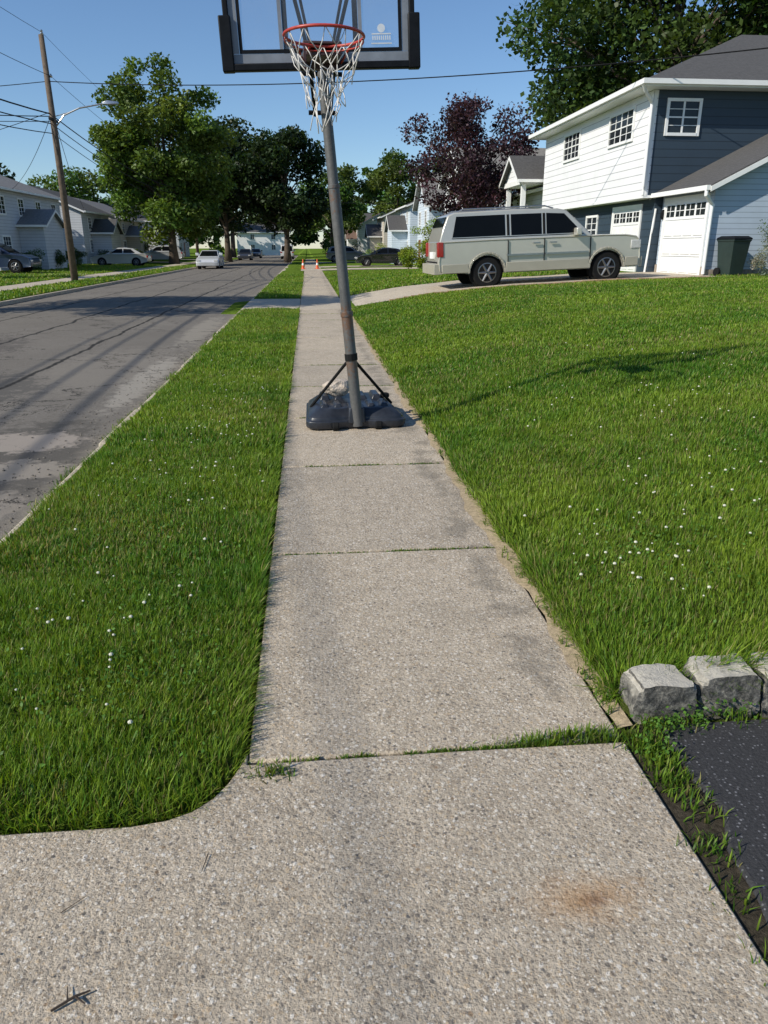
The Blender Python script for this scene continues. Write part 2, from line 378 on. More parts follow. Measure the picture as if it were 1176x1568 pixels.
parts.append(region(-1.85,-.2,25.5,48,700,vm,.07,.028))
cat=lambda i:np.concatenate([p[i] for p in parts])
P,h,w,c=cat(0),cat(1),cat(2),cat(3)
lean=np.zeros((len(P),3)); e=np.clip((P[:,0]+.36)/.1,0,1); lean[:,0]+=e*.5; lean[:,0]-=np.clip((-1.65-P[:,0])/.1,0,1)*.5
d_=np.clip((fillet(P[:,0])+.12-P[:,1])/.12,0,1); lean[:,1]-=d_*.5; h*=1+.5*np.maximum(d_,e)
lean[:,0]+=.26*sn(P[:,0],P[:,1],3,6); lean[:,1]+=.26*sn(P[:,0],P[:,1],3.3,7)
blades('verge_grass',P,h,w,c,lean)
def lm(x,y): 
    e=.022*sn(x*0,y,5,6)+.014*sn(x*0,y,19,7)
    return (x>1.062+e)&(x<.75*y+1.5)&(y>2.25+.02*sn(x,x*0,9,2))
parts=[]
parts.append(region(1.03,3.2,2.2,3.6,17000,lm,.058,.0038))
parts.append(region(1.03,4.4,3.6,6,9000,lm,.055,.0052))
parts.append(region(1.03,6.5,6,9,4600,lm,.054,.0078))
parts.append(region(1.03,9.5,9,14,2200,lm,.053,.012))
parts.append(region(1.03,14,14,20.95,1200,lm,.053,.018))
parts.append(region(11.8,16,17,21.9,600,lambda x,y:(y>20.9),.07,.025))
parts.append(region(1.03,10,25.6,50,330,lambda x,y:~((y>54)),.08,.04))
P,h,w,c=cat(0),cat(1),cat(2),cat(3)
lean=np.zeros((len(P),3)); e=np.clip((1.22-P[:,0])/.12,0,1); lean[:,0]-=e*.45; d_=np.clip((2.42-P[:,1])/.14,0,1)*(P[:,0]>1.05); lean[:,1]-=d_*.6
h*=1+.9*d_+.3*e
lean[:,0]+=.26*sn(P[:,0],P[:,1],3,6); lean[:,1]+=.26*sn(P[:,0],P[:,1],3.3,7)
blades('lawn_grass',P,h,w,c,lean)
parts=[region(-24,-9.7,20,70,110,lambda x,y:~((x>-12.65)&(x<-11.35)),.10,.055)]
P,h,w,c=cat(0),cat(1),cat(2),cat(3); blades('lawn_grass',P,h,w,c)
def tuft(cx,cy,rx,ry,n,h0,w0=.004,z=.0):
    x=cx+rng.normal(0,rx,n); y=cy+rng.normal(0,ry,n)
    return np.stack([x,y,np.full(n,z)],1),h0*rng.uniform(.4,1.3,n),w0*rng.uniform(.6,1.4,n),gcol(x,y,n,-.1)
parts=[]
for i in range(60):
    u=rng.uniform(-.15,1.0); 
    if sn(np.array(u),np.array(0.),9,2)<-.35: continue
    parts.append(tuft(u,2.05,.018,.006,24,.02,.004,-.01))
parts+= [tuft(-.17,1.99,.045,.02,90,.04,.005),tuft(.72,2.06,.06,.012,160,.04,.004),tuft(.86,2.07,.05,.015,140,.045,.005),tuft(.97,2.06,.05,.02,160,.05)]
for cx,cy,n in ((1.09,2.02,260),(1.12,1.93,200),(1.1,1.83,200),(1.13,1.72,60),(1.08,1.55,90),(1.06,1.38,40),(1.05,1.2,50),(1.18,2.12,200),(1.3,2.13,120),(1.5,2.14,80)):
    parts.append(tuft(cx,cy,.035,.035,n,.045,.0045,-.01))
for yj in np.arange(3.80,20,1.75):
    for i in range(60):
        u=rng.uniform(-.24,1.0)
        if sn(np.array(u),np.array(yj),7,4)<-.25: continue
        parts.append(tuft(u,yj,.022,.007,14,.020,.006,-.012))
for i in range(110):
    yy_=rng.uniform(2.2,14); parts.append(tuft(1.05+rng.uniform(-.03,.02),yy_,.01,.03,12,.04,.005,.01))
for i in range(60):
    yy_=rng.uniform(3,16); parts.append(tuft(-1.88+rng.uniform(-.04,.04),yy_,.03,.07,40,.06,.007,-.09))
P,h,w,c=cat(0),cat(1),cat(2),cat(3); blades('weeds',P,h,w,c*.85,None,.9)
def leafcloud(C,size,cols,flat=.3):
    n=len(C); nrm=rng.normal(0,1,(n,3)); nrm[:,2]=np.abs(nrm[:,2])+flat; nrm/=np.linalg.norm(nrm,axis=1)[:,None]
    r=rng.normal(0,1,(n,3)); a=np.cross(nrm,r); a/=np.linalg.norm(a,axis=1)[:,None]+1e-9; b=np.cross(nrm,a)
    s=size[:,None]; V=np.stack([C-a*s*.5,C+b*s*.32,C+a*s*.5,C-b*s*.32],1).reshape(-1,3)
    F=np.arange(n*4).reshape(n,4); return V,F,np.repeat(cols,4,0)
C=[];
for cx,cy in ((1.24,2.10),(1.34,2.13),(1.16,2.06),(1.45,2.13),(1.10,1.97)):
    m_=60; C.append(np.stack([cx+rng.normal(0,.045,m_),cy+rng.normal(0,.025,m_),rng.uniform(.005,.07,m_)],1))
for cx,cy,sx,sy,n_ in ((-.8,3.2,.35,.6,900),(-1.0,4.8,.3,.6,700),(-.7,2.4,.25,.25,500),(1.7,3.2,.3,.3,700),(2.6,4.2,.5,.5,800)):
    x=cx+rng.normal(0,sx,n_); y=cy+rng.normal(0,sy,n_); k=((x<-.35)&(x>-1.7)&(y>fillet(x)+.08))|((x>1.2)&(y>2.4)); x=x[k]; y=y[k]
    C.append(np.stack([x,y,T(x,y)+rng.uniform(.025,.055,len(x))],1))
C=np.concatenate(C); V,F,c=leafcloud(C,rng.uniform(.010,.022,len(C)),np.array([.10,.22,.03])*rng.uniform(.6,1.2,(len(C),1)))
fast('broadleaf_weeds',V,F,C_LEAF,c)
C_CLOV=simple('clover_white',(.58,.57,.45),.8,0,.3,200)
mb=MB(); fp=[]
for cx,cy,sx,sy,n in ((-.75,6.2,.35,.9,40),(-1.0,4.6,.35,.8,26),(-.8,3.0,.30,.5,22),(-.9,8.5,.3,1.4,40),(1.62,3.2,.24,.24,24),(1.85,3.5,.35,.35,20),(2.4,4.0,.6,.6,34),(3.2,5.0,.9,1.0,44),(3.5,7.2,1.4,1.4,36)):
    for i in range(n):
        x=cx+random.gauss(0,sx); y=cy+random.gauss(0,sy)
        if (-1.7<x<-.35 and y>2.2) or (x>1.2 and y>2.35): fp.append((x,y))
for x,y in fp:
    z=float(T(x,y))+random.uniform(.042,.065); r=random.uniform(.0048,.0098)
    mb.lathe((x,y,z),[(r*.4,-r*.6),(r*.95,-r*.3),(r,.05*r),(r*.7,r*.5),(r*.2,r*.7)],n=6)
mb.obj('clover_flowers',C_CLOV)

# ---------------------------------------------------------------- stone edging
def mk_stone():
    m,n,b=nt('granite_block'); p=pos(n); a=noise(n,p,24,6,.8); d=noise(n,p,9,5,.75)
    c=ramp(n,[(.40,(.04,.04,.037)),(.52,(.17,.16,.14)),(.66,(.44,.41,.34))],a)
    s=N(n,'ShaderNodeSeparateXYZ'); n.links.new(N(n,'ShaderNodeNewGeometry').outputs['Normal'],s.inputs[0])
    c=mix(n,M(n,'MULTIPLY',ramp(n,[(.25,0),(.7,1)],s.outputs[2]),ramp(n,[(.32,.2),(.46,.95)],d)),c,(.62,.57,.47))  # up-facing sides painted paler: sunlit tops and shaded, weathered fronts put into colour
    n.links.new(c,b.inputs['Base Color']); b.inputs['Roughness'].default_value=.9; bump(n,b,a,1.0,.02); return m
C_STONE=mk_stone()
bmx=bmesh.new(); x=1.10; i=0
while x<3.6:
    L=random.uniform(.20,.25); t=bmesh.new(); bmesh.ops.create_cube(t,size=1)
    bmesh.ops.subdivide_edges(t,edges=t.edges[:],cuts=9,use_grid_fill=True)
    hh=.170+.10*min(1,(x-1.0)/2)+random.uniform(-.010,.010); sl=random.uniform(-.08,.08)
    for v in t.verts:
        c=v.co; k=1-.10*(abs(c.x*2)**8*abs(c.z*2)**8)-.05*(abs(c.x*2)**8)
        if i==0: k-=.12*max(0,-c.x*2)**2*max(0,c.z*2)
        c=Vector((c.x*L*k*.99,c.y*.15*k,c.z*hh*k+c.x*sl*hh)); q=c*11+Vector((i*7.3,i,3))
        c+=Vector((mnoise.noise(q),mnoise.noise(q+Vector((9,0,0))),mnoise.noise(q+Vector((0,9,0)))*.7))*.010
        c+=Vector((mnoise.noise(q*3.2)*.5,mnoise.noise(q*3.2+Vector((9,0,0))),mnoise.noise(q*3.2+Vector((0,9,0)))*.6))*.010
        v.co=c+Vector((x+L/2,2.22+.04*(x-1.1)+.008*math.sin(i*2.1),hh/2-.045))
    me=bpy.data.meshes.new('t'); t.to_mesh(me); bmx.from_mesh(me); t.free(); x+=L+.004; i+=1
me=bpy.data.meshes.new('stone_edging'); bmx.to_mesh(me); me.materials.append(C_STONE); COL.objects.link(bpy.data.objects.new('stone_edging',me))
me.shade_smooth()
try: me.set_sharp_from_angle(angle=.5)
except Exception: pass

mb=MB()
mb.tube([(-.62,1.235,.008),(-.575,1.262,.012),(-.545,1.275,.01)],[.003,.0035,.002],5); mb.tube([(-.575,1.262,.012),(-.55,1.245,.009)],[.003,.0015],5); mb.tube([(-.59,1.255,.012),(-.60,1.29,.01)],[.002,.001],5)
mb.tube([(-.68,1.5,.006),(-.63,1.545,.008)],[.0015,.001],4); mb.tube([(-.34,1.6,.006),(-.33,1.66,.008)],[.001,.0015],4)
mb.obj('twig',simple('twig_bark',(.05,.035,.025),.9))
mb=MB()
for i in range(260):
    x=random.uniform(-1.2,1.0); y=random.uniform(1.1,7)
    if x<-.25 and y>1.8: continue
    r=random.uniform(.0012,.0045); mb.lathe((x,y,.003),[(r*.6,0),(r,r*.4),(r*.3,r*.8)],n=5)
for i in range(700):
    x=-1.9-abs(random.gauss(0,.35)); y=random.uniform(3.5,14); r=random.uniform(.004,.013)
    mb.lathe((x,y,float(roadz(x,y))),[(r*.7,-.002),(r,r*.4),(r*.4,r*.8)],n=5)
mb.obj('pebbles',simple('pebble',(.18,.16,.13),.9,0,.6,80))

# ---------------------------------------------------------------- trees
def tree(name,x,y,z0,H,cb,R,ncl,nl,leaf,col,seed,trunk=.3,parent=None,Ry=None,clr=(.22,.36),var=.28,trunkless=False,fine=4,low=0):
    global rng
    r=np.random.default_rng(seed); rd=random.Random(seed)
    if not trunkless: root=empty(name,(x,y,z0))
    Cs=[]; h=H-cb
    tries=0
    while len(Cs)<ncl and tries<9000:
        tries+=1
        p=r.uniform(-1,1,3); d=np.linalg.norm(p)
        if d>1 or d<.35: continue
        zz=p[2]; wid=1.0-.25*max(0,zz)**2
        Cs.append(np.array([p[0]*R*wid*.86,p[1]*(Ry or R)*wid*.86,cb+h*.5+zz*h*.5*.9]))
    Cs=np.array(Cs); rc=R*r.uniform(clr[0],clr[1],len(Cs))
    k=r.choice(len(Cs),nl,p=rc**2/np.sum(rc**2))
    u=r.normal(0,1,(nl,3)); u/=np.linalg.norm(u,axis=1)[:,None]
    rad=rc[k]*r.uniform(.15,1,nl)**.45*(1+.25*np.sin(u[:,0]*7+k)*np.sin(u[:,1]*6+k*2))
    P=Cs[k]+u*rad[:,None]*np.array([1,1,.72])
    cf=r.uniform(1-var,1+var,len(Cs))[k][:,None]; lf=r.uniform(.65,1.35,(nl,1))
    hue=r.uniform(-.1,.12,len(Cs))[k]; c=np.array(col)*cf*lf; c[:,0]*=1+hue*1.5
    sv=rng; rng=r; V,F,cc=leafcloud(P,leaf*r.uniform(.6,1.4,nl),c,.25); rng=sv
    if trunkless: return V+np.array([x,y,z0]),F,cc
    fast('foliage',V,F,C_LEAF,cc,root)
    mb=MB(); top=cb+h*.72; n=9
    px=[(rd.uniform(-.03,.03)*H*.25*(i/n),rd.uniform(-.03,.03)*H*.25*(i/n)) for i in range(n+1)]
    pts=[(px[i][0],px[i][1],top*i/n-.1*(i==0)) for i in range(n+1)]
    rr=[trunk*(1.35 if i==0 else 1.0)*(1-.85*i/n) for i in range(n+1)]
    mb.tube(pts,rr,10)
    order=sorted(range(len(Cs)),key=lambda i:-rc[i])[:min(len(Cs),34)]
    for i in order:
        c=Cs[i]; t=min(.95,max(.25,(c[2]*.62)/top)); j=t*n; a=int(j); f=j-a
        s=Vector(pts[a]).lerp(Vector(pts[min(a+1,n)]),f); e=Vector(c)
        m=s.lerp(e,.5)+Vector((rd.uniform(-.3,.3),rd.uniform(-.3,.3),rd.uniform(0,.5)))*R*.12
        b=trunk*(1-.8*t)*.55; mb.tube([s,s.lerp(m,.5)+Vector((0,0,.04*R)),m,e],[b,b*.75,b*.5,b*.15],6)
        for q in range(fine):
            e2=e+Vector((rd.uniform(-1,1),rd.uniform(-1,1),rd.uniform(-.3,1)))*rc[i]*.9
            mb.tube([m.lerp(e,.6),e2],[b*.25,b*.06],4)
    mb.obj('trunk_and_limbs',C_BARK,root,smooth=True)
    return root
GR=(.075,.135,.024); DG=(.035,.066,.017)
tree('maple_tree',-12.8,77,0,18.2,1.8,6.8,84,46000,.34,(.105,.165,.028),1,.42,clr=(.15,.28))
tree('dark_maple_tree',-2.3,93,0,14.4,2.8,5.9,46,20000,.42,(.026,.050,.015),2,.4)
tree('dark_maple_tree',-9.6,97,0,15.2,3.4,7.4,48,22000,.45,(.028,.052,.015),3,.4)
tree('dark_maple_tree',-11.8,128,0,15,4,8,30,9000,.55,(.026,.048,.015),4,.4)
tree('oak_tree',24.5,54,.6,24,5.5,10.2,74,50000,.40,(.048,.090,.020),5,.55)
tree('oak_tree',39,52,.6,23,5,9.5,44,18000,.48,(.048,.090,.020),6,.5)
tree('plum_tree',8.7,42.5,.2,9.3,2.4,3.9,80,19000,.17,(.055,.027,.038),8,.17,clr=(.15,.26),fine=7)
tree('street_tree',-13.6,20.5,.1,10.5,3.5,4.3,34,12000,.24,GR,9,.2)
tree('street_tree',-20,40,.1,8,2.0,2.2,14,2500,.2,(.05,.04,.04),10,.15)
tree('garden_tree',3.5,112,.1,11.5,2.5,5,24,7000,.42,GR,12,.25)
tree('garden_tree',12.5,108,.1,13.2,3,5.2,26,7000,.42,(.085,.14,.025),13,.25)
tree('garden_tree',20,100,.1,13.5,3,5.5,26,7000,.42,GR,17,.25)
tree('garden_tree',18.5,84,.1,11,3,4.5,26,7000,.36,GR,18,.25)
tree('garden_tree',-33,80,.1,12,3,6,24,7000,.42,DG,14,.25)
tree('garden_tree',-30,104,.1,11,3,6,24,6000,.45,GR,15,.25)
tree('garden_tree',-24,125,.1,12,3,6,24,6000,.5,DG,16,.25)
tree('garden_tree',-31,67,.1,10,3,4.5,24,6000,.36,DG,19,.25)
def trunkless_group(name,specs):
    Vs=[];Fs=[];Cc=[];o=0
    for i,s in enumerate(specs):
        V,F,c=tree(None,*s,trunkless=True); Vs.append(V);Fs.append(F+o);Cc.append(c);o+=len(V)
    fast(name,np.concatenate(Vs),np.concatenate(Fs),C_LEAF,np.concatenate(Cc))
sp=[]
for i in range(46):
    xx=-120+i*5.6+random.uniform(-2,2); yv=random.uniform(165,205); Hh=random.uniform(13,20); 
    col=tuple(a*random.uniform(.8,1.3) for a in random.choice((GR,DG,(.08,.13,.025))))
    sp.append((xx,yv,-1,Hh,0,random.uniform(4.5,7.5),14,1300,1.0,col,100+i))
for i in range(11):
    sp.append((6+i*5+random.uniform(-2,2),135+random.uniform(-6,9)-i*3,0,random.uniform(13,16),0,5.5,14,2200,.7,GR if i%2 else (.085,.13,.03),200+i))
trunkless_group('distant_trees',sp)
def shrub(name,x,y,H,R,col,seed,nl=1500,leaf=.07):
    z=float(T(x,y)); V,F,c=tree(None,x,y,z-.05,H,0,R,12,nl,leaf,col,seed,trunkless=True,clr=(.35,.5)); fast(name,V,F,C_LEAF,c)
YG=(.20,.27,.025)
for i,(x,y,H,R) in enumerate(((7.0,47.5,2.9,.9),(7.9,47.8,3.5,1.0),(6.2,49,1.6,.7),(9.8,61,2.4,1.0),(8.6,46,1.8,.8),(9.8,38,1.5,.9),(10.3,34.5,1.4,.8),(-17.5,61,1.5,.9),(-17.6,56,1.4,.9),(-17.5,52,1.3,.9),(-17.8,72,1.5,1),(-17.6,77,1.3,.9),(-17.8,90,2,1.2),(7.0,76,2,1.2),(6,101,2.5,1.5),(4,106,3,1.8))):
    shrub('garden_shrub',x,y,H,R,YG if i in(0,1,2,3,13) else (.055,.10,.02),300+i,3200,.085)
for i,(x,y) in enumerate(((13.0,20.9),(13.7,21.3),(14.4,21.2))):
    shrub('flowering_shrub',x,y,1.15 if i<1 else 2.0,.5 if i<1 else .8,(.26,.27,.21) if i==0 else (.06,.11,.02),340+i,2600,.045)

# ---------------------------------------------------------------- buildings
def window(par,axis,p,a0,a1,z0,z1,sgn,mull=(3,2),name='window',trim=.09):
    def bx(mb,a,b,c,d,o0,o1):
        u,v=sorted((p+sgn*o0,p+sgn*o1))
        mb.box(u,v,a,b,c,d) if axis=='x' else mb.box(a,b,u,v,c,d)
    f=MB()
    bx(f,a0,a0+trim,z0,z1,.004,.05); bx(f,a1-trim,a1,z0,z1,.004,.05); bx(f,a0+trim,a1-trim,z1-trim,z1,.004,.048); bx(f,a0+trim,a1-trim,z0,z0+trim,.004,.06)
    zm=(z0+z1)/2; bx(f,a0+trim,a1-trim,zm-.02,zm+.02,.004,.035)
    for i in range(1,mull[0]):
        u=a0+trim+(a1-a0-2*trim)*i/mull[0]; wdt=.012 if not(mull[0]%2==0 and i==mull[0]//2) else .03
        bx(f,u-wdt,u+wdt,z0+trim,zm-.02,.004,.026); bx(f,u-wdt,u+wdt,zm+.02,z1-trim,.004,.026)
    for zz in ((z0+trim+zm-.02)/2,(zm+.02+z1-trim)/2):
        if mull[1]>1: bx(f,a0+trim,a1-trim,zz-.01,zz+.01,.003,.022)
    f.obj(name+'_frame',C_WHITE,par)
    g=MB(); bx(g,a0+.02,a1-.02,z0+.02,z1-.02,.001,.012); g.obj(name+'_glass',C_GLASSW,par)
def gable(par,x0,x1,y0,y1,z0,zw,rise,ridge,wm,rm,ov=.4):
    w=MB(); r=MB(); t=MB()
    if ridge=='y':
        xm=(x0+x1)/2; s=rise/((x1-x0)/2); prof=[(x0,z0),(x1,z0),(x1,zw),(xm,zw+rise),(x0,zw)]
        w.prism([(a,y0,b) for a,b in prof],[(a,y1,b) for a,b in prof])
        ch=lambda up,th:[(x0-ov,zw-s*ov+up),(xm,zw+rise+up),(x1+ov,zw-s*ov+up),(x1+ov,zw-s*ov+up+th),(xm,zw+rise+up+th),(x0-ov,zw-s*ov+up+th)]
        c=ch(.004,.12); r.prism([(a,y0-ov,b) for a,b in c],[(a,y1+ov,b) for a,b in c])
        c=ch(-.06,.14); t.prism([(a,y0-ov-.03,b) for a,b in c],[(a,y0-ov-.003,b) for a,b in c]); t.prism([(a,y1+ov+.003,b) for a,b in c],[(a,y1+ov+.03,b) for a,b in c])
        ze=zw-s*ov; t.box(x0-ov-.12,x0-ov-.003,y0-ov,y1+ov,ze-.02,ze+.11); t.box(x1+ov+.003,x1+ov+.12,y0-ov,y1+ov,ze-.02,ze+.11)
    else:
        ym=(y0+y1)/2; s=rise/((y1-y0)/2); prof=[(y0,z0),(y1,z0),(y1,zw),(ym,zw+rise),(y0,zw)]
        w.prism([(x0,a,b) for a,b in prof],[(x1,a,b) for a,b in prof])
        ch=lambda up,th:[(y0-ov,zw-s*ov+up),(ym,zw+rise+up),(y1+ov,zw-s*ov+up),(y1+ov,zw-s*ov+up+th),(ym,zw+rise+up+th),(y0-ov,zw-s*ov+up+th)]
        c=ch(.004,.12); r.prism([(x0-ov,a,b) for a,b in c],[(x1+ov,a,b) for a,b in c])
        c=ch(-.06,.14); t.prism([(x0-ov-.03,a,b) for a,b in c],[(x0-ov-.003,a,b) for a,b in c]); t.prism([(x1+ov+.003,a,b) for a,b in c],[(x1+ov+.03,a,b) for a,b in c])
        ze=zw-s*ov; t.box(x0-ov,x1+ov,y0-ov-.12,y0-ov-.003,ze-.02,ze+.11); t.box(x0-ov,x1+ov,y1+ov+.003,y1+ov+.12,ze-.02,ze+.11)
    w.obj('walls',wm,par); r.obj('roof',rm,par); t.obj('fascia',C_WHITE,par)
R_GREY=shingle('roof_grey',(.085,.082,.08)); R_BRN=shingle('roof_brown',(.16,.10,.075)); R_LT=shingle('roof_light',(.22,.21,.20))
S_WHITE=siding('siding_white',(.80,.80,.80),.24); S_BLUE=siding('siding_dark_blue',(.030,.050,.072),.24); S_LB=siding('siding_light_blue',(.42,.49,.57),.15)
S_GREY=siding('siding_grey',(.55,.57,.60),.2); S_BEIGE=siding('siding_beige',(.60,.54,.45),.2); S_BW=siding('siding_bluewhite',(.62,.70,.78),.2)

hs=empty('split_level_house')
X0,X1,Y0,Y1,ZT=11.0,26.0,25.3,36.5,6.25
mb=MB(); mb.box(X0+.003,X0+.15,Y0+.003,Y1,3.2,ZT); mb.obj('street_wall',S_WHITE,hs)
mb=MB(); mb.box(X0+.152,X1,Y0,Y1-.01,3.2,ZT-.002); mb.box(X0+.45,X1-.01,Y0+.05,Y1-.05,.2,3.198); mb.obj('side_walls',S_BLUE,hs)
mb=MB(); mb.box(X0-.01,X0+.10,Y0-.02,Y0+.001,3.18,ZT-.004); mb.box(X0-.02,X0+.001,Y0-.02,Y0+.1,3.18,ZT-.004); mb.box(X0-.02,X0+.45,Y0-.01,Y1,3.12,3.198)
mb.obj('corner_trim',C_WHITE,hs)
ov=.55
mb=MB(); mb.box(X0-ov,X1+ov,Y0-ov,Y1+ov,ZT+.002,ZT+.06); mb.box(X0-ov-.10,X0-ov-.002,Y0-ov-.1,Y1+ov+.1,ZT+.05,ZT+.19); mb.box(X0-ov,X1+ov,Y0-ov-.10,Y0-ov-.002,ZT+.05,ZT+.19); mb.box(X0-ov,X1+ov,Y1+ov+.002,Y1+ov+.1,ZT+.05,ZT+.19)
mb.obj('eaves_and_gutter',C_WHITE,hs)
mb=MB(); a=[(X0-ov,Y0-ov),(X1+ov,Y0-ov),(X1+ov,Y1+ov),(X0-ov,Y1+ov)]; hw=(Y1-Y0)/2+ov; zr=ZT+.2+hw*.44
e=[(p[0],p[1],ZT+.18) for p in a]; r1=(X0-ov+hw,(Y0+Y1)/2,zr); r2=(X1+ov-hw,(Y0+Y1)/2,zr)
mb.poly([e[0],e[1],r2,r1]); mb.poly([e[1],e[2],r2]); mb.poly([e[2],e[3],r1,r2]); mb.poly([e[3],e[0],r1]); mb.poly([(p[0],p[1],ZT+.062) for p in a]); 
for i in range(4): mb.poly([(a[i][0],a[i][1],ZT+.062),(a[(i+1)%4][0],a[(i+1)%4][1],ZT+.062),e[(i+1)%4],e[i]])
mb.obj('hip_roof',R_GREY,hs)
window(hs,'x',X0,26.6,28.8,4.95,6.02,-1,(4,2)); window(hs,'x',X0,31.8,33.8,4.95,6.02,-1,(4,2))
window(hs,'y',Y0,11.45,12.6,4.95,6.02,-1,(2,2)); window(hs,'y',Y0,17,18.6,4.95,6.02,-1,(4,2))
window(hs,'x',X0+.45,30.3,31.6,1.7,2.8,-1,(2,2)); window(hs,'x',X0+.45,33,34.6,1.7,2.8,-1,(3,2))
gable(hs,11.7,18.3,22.0,25.295,.5,3.3,1.65,'y',S_LB,R_GREY,.32)
def garage_door(x,y0,y1,z0,z1):
    f=MB(); f.box(x-.05,x-.003,y0-.14,y0,z0,z1+.14); f.box(x-.05,x-.003,y1,y1+.14,z0,z1+.14); f.box(x-.05,x-.003,y0,y1,z1,z1+.14); f.obj('garage_door_trim',C_WHITE,hs)
    d=MB(); d.box(x-.02,x-.001,y0,y1,z0,z1); hh=(z1-z0)/4
    for r in range(4):
        for c in range(4):
            ya=y0+(y1-y0)*c/4+.06; yb=y0+(y1-y0)*(c+1)/4-.06
            if r<3: d.box(x-.040,x-.018,ya,yb,z0+r*hh+.07,z0+(r+1)*hh-.05)
    d.obj('garage_door',C_WHITE,hs,bevel=.008)
    gz=MB(); 
    for r in range(1,4): gz.box(x-.0215,x-.019,y0+.01,y1-.01,z0+r*hh-.006,z0+r*hh+.006)
    gz.obj('panel_joints',C_TYRE,hs)
    g=MB(); m=MB()
    for c in range(4):
        ya=y0+(y1-y0)*c/4+.06; yb=y0+(y1-y0)*(c+1)/4-.06; g.box(x-.026,x-.019,ya,yb,z0+3*hh+.1,z1-.1)
        m.box(x-.034,x-.0265,(ya+yb)/2-.012,(ya+yb)/2+.012,z0+3*hh+.1,z1-.1); m.box(x-.033,x-.0268,ya,yb,z0+3.5*hh-.01,z0+3.5*hh+.01)
    g.obj('garage_door_glass',C_GLASSW,hs); m.obj('garage_door_muntins',C_WHITE,hs)
garage_door(11.7,22.35,24.95,.78,2.95); garage_door(11.45,26.4,28.7,.78,2.85)
mb=MB()
mb.tube([(X0-.6,Y0-.5,ZT+.08),(X0-.45,Y0-.35,ZT-.1),(X0-.07,Y0-.07,ZT-.4),(X0-.07,Y0-.07,3.45)],.055,8)
mb.tube([(11.3,21.75,3.15),(11.3,21.75,3.0),(11.62,21.93,2.75),(11.62,21.93,.85)],.055,8)
mb.tube([(11.5,25.35,2.8),(11.4,25.45,.8)],.04,8)
mb.obj('downspouts',C_WHITE,hs)
mb=MB(); mb.box(11.66,11.695,21.97,22.2,.5,1.05); mb.box(11.66,11.695,25.1,25.29,.5,1.05); mb.box(11.68,18.3,21.955,21.995,.5,.98); mb.obj('foundation',simple('foundation_stone',(.3,.25,.2),.9,0,.3,10,.5,.01),hs)
mb=MB(); mb.box(11.60,11.69,25.02,25.08,2.45,2.75); mb.lathe((11.6,25.05,2.5),[(.04,0),(.06,.04),(.06,.16),(.02,.22)],n=8); mb.obj('wall_lantern',C_BLACKP,hs)
gable(hs,11.6,21,36.55,45,.3,4.3,1.7,'y',S_WHITE,R_GREY,.4)
pm=MB()
for yy_ in (37.15,39.85): pm.box(10.15,10.35,yy_-.1,yy_+.1,.4,4.38); pm.box(10.1,10.4,yy_-.15,yy_+.15,.4,.6)
pm.box(10.05,12.2,36.95,40.05,4.38,4.6); pm.obj('porch_posts',C_WHITE,hs)
gable(hs,10.1,12.9,37.0,40.0,4.603,4.63,1.0,'x',S_WHITE,R_GREY,.25)
mb=MB(); mb.box(11.55,11.598,38,39,1.2,3.3); mb.obj('front_door',simple('door',(.05,.06,.08),.4),hs)
window(hs,'x',11.6,41,43.5,2.3,3.7,-1,(4,2))
mb=MB(); x=2.2
while x<11.2:
    z=float(T(x,20.93)); mb.box(x,x+.19,20.90,20.99,z-.05,z+.05+random.uniform(-.005,.008)); x+=.2
mb.obj('brick_edging',simple('tan_brick',(.38,.24,.15),.9,0,.3,6,.4,.01),bevel=.006)
def row_house(name,x0,x1,y0,y1,zw,rise,ridge,wm,rm,face,z0=0,ext=None):
    h=empty(name); gable(h,x0,x1,y0,y1,z0-.2,zw,rise,ridge,wm,rm,.4)
    p=x0 if face<0 else x1; n=max(2,int((y1-y0)/3.2))
    for i in range(n):
        yc=y0+(y1-y0)*(i+.5)/n
        window(h,'x',p,yc-.55,yc+.55,zw-1.6,zw-.45,face,(2,2))
        if zw>4:
            if i==n//2: 
                m=MB(); u,v=sorted((p,p+face*.06)); m.box(u+.001*face,v,yc-.5,yc+.5,z0,z0+2.2); m.obj('door',simple('door_'+name,(.25,.08,.06),.5),h)
            else: window(h,'x',p,yc-.7,yc+.7,z0+1.0,z0+2.2,face,(3,2))
    for xc in ((x0*.7+x1*.3),(x0*.3+x1*.7)):
        window(h,'y',y0,xc-.5,xc+.5,zw-1.6,zw-.45,-1,(2,2))
        if zw>4: window(h,'y',y0,xc-.5,xc+.5,z0+1.0,z0+2.2,-1,(2,2))
    if ext: gable(h,*ext[:4],z0-.1,ext[4],ext[5],ext[6],wm,rm,.3)
    return h
row_house('white_house',10.3,17,51,59,5.9,2.0,'x',S_WHITE,R_LT,-1,.1)
row_house('blue_gabled_house',9.6,19,73,81,5.3,2.0,'y',S_BW,R_GREY,-1,0,(8.1,9.59,75,79,3.2,1.2,'x'))
row_house('blue_gabled_house',9.8,18,63,69.5,4.9,2.4,'x',S_BW,R_LT,-1,0)
row_house('beige_house',9,18,92,101,5.0,1.9,'y',S_BEIGE,R_GREY,-1,0,(7.5,8.99,94,98,2.9,1.2,'x'))
row_house('brown_roofed_house',7.6,17,116,126,4.6,2.3,'y',S_WHITE,R_BRN,-1,0,(6.2,7.59,119,123,2.8,1.2,'x'))
row_house('white_house',6.3,16,138,147,5,2.2,'x',S_WHITE,R_GREY,-1,0)
row_house('grey_house',-28,-18.8,50,63.5,5.1,1.7,'y',S_GREY,R_LT,1,.1,(-18.79,-17.2,54,58,3.0,.9,'x'))
row_house('grey_house',-28,-19.2,70.5,80,4.6,1.9,'y',S_GREY,R_GREY,1,.1,(-19.19,-17.5,73,76.5,2.9,1.0,'x'))
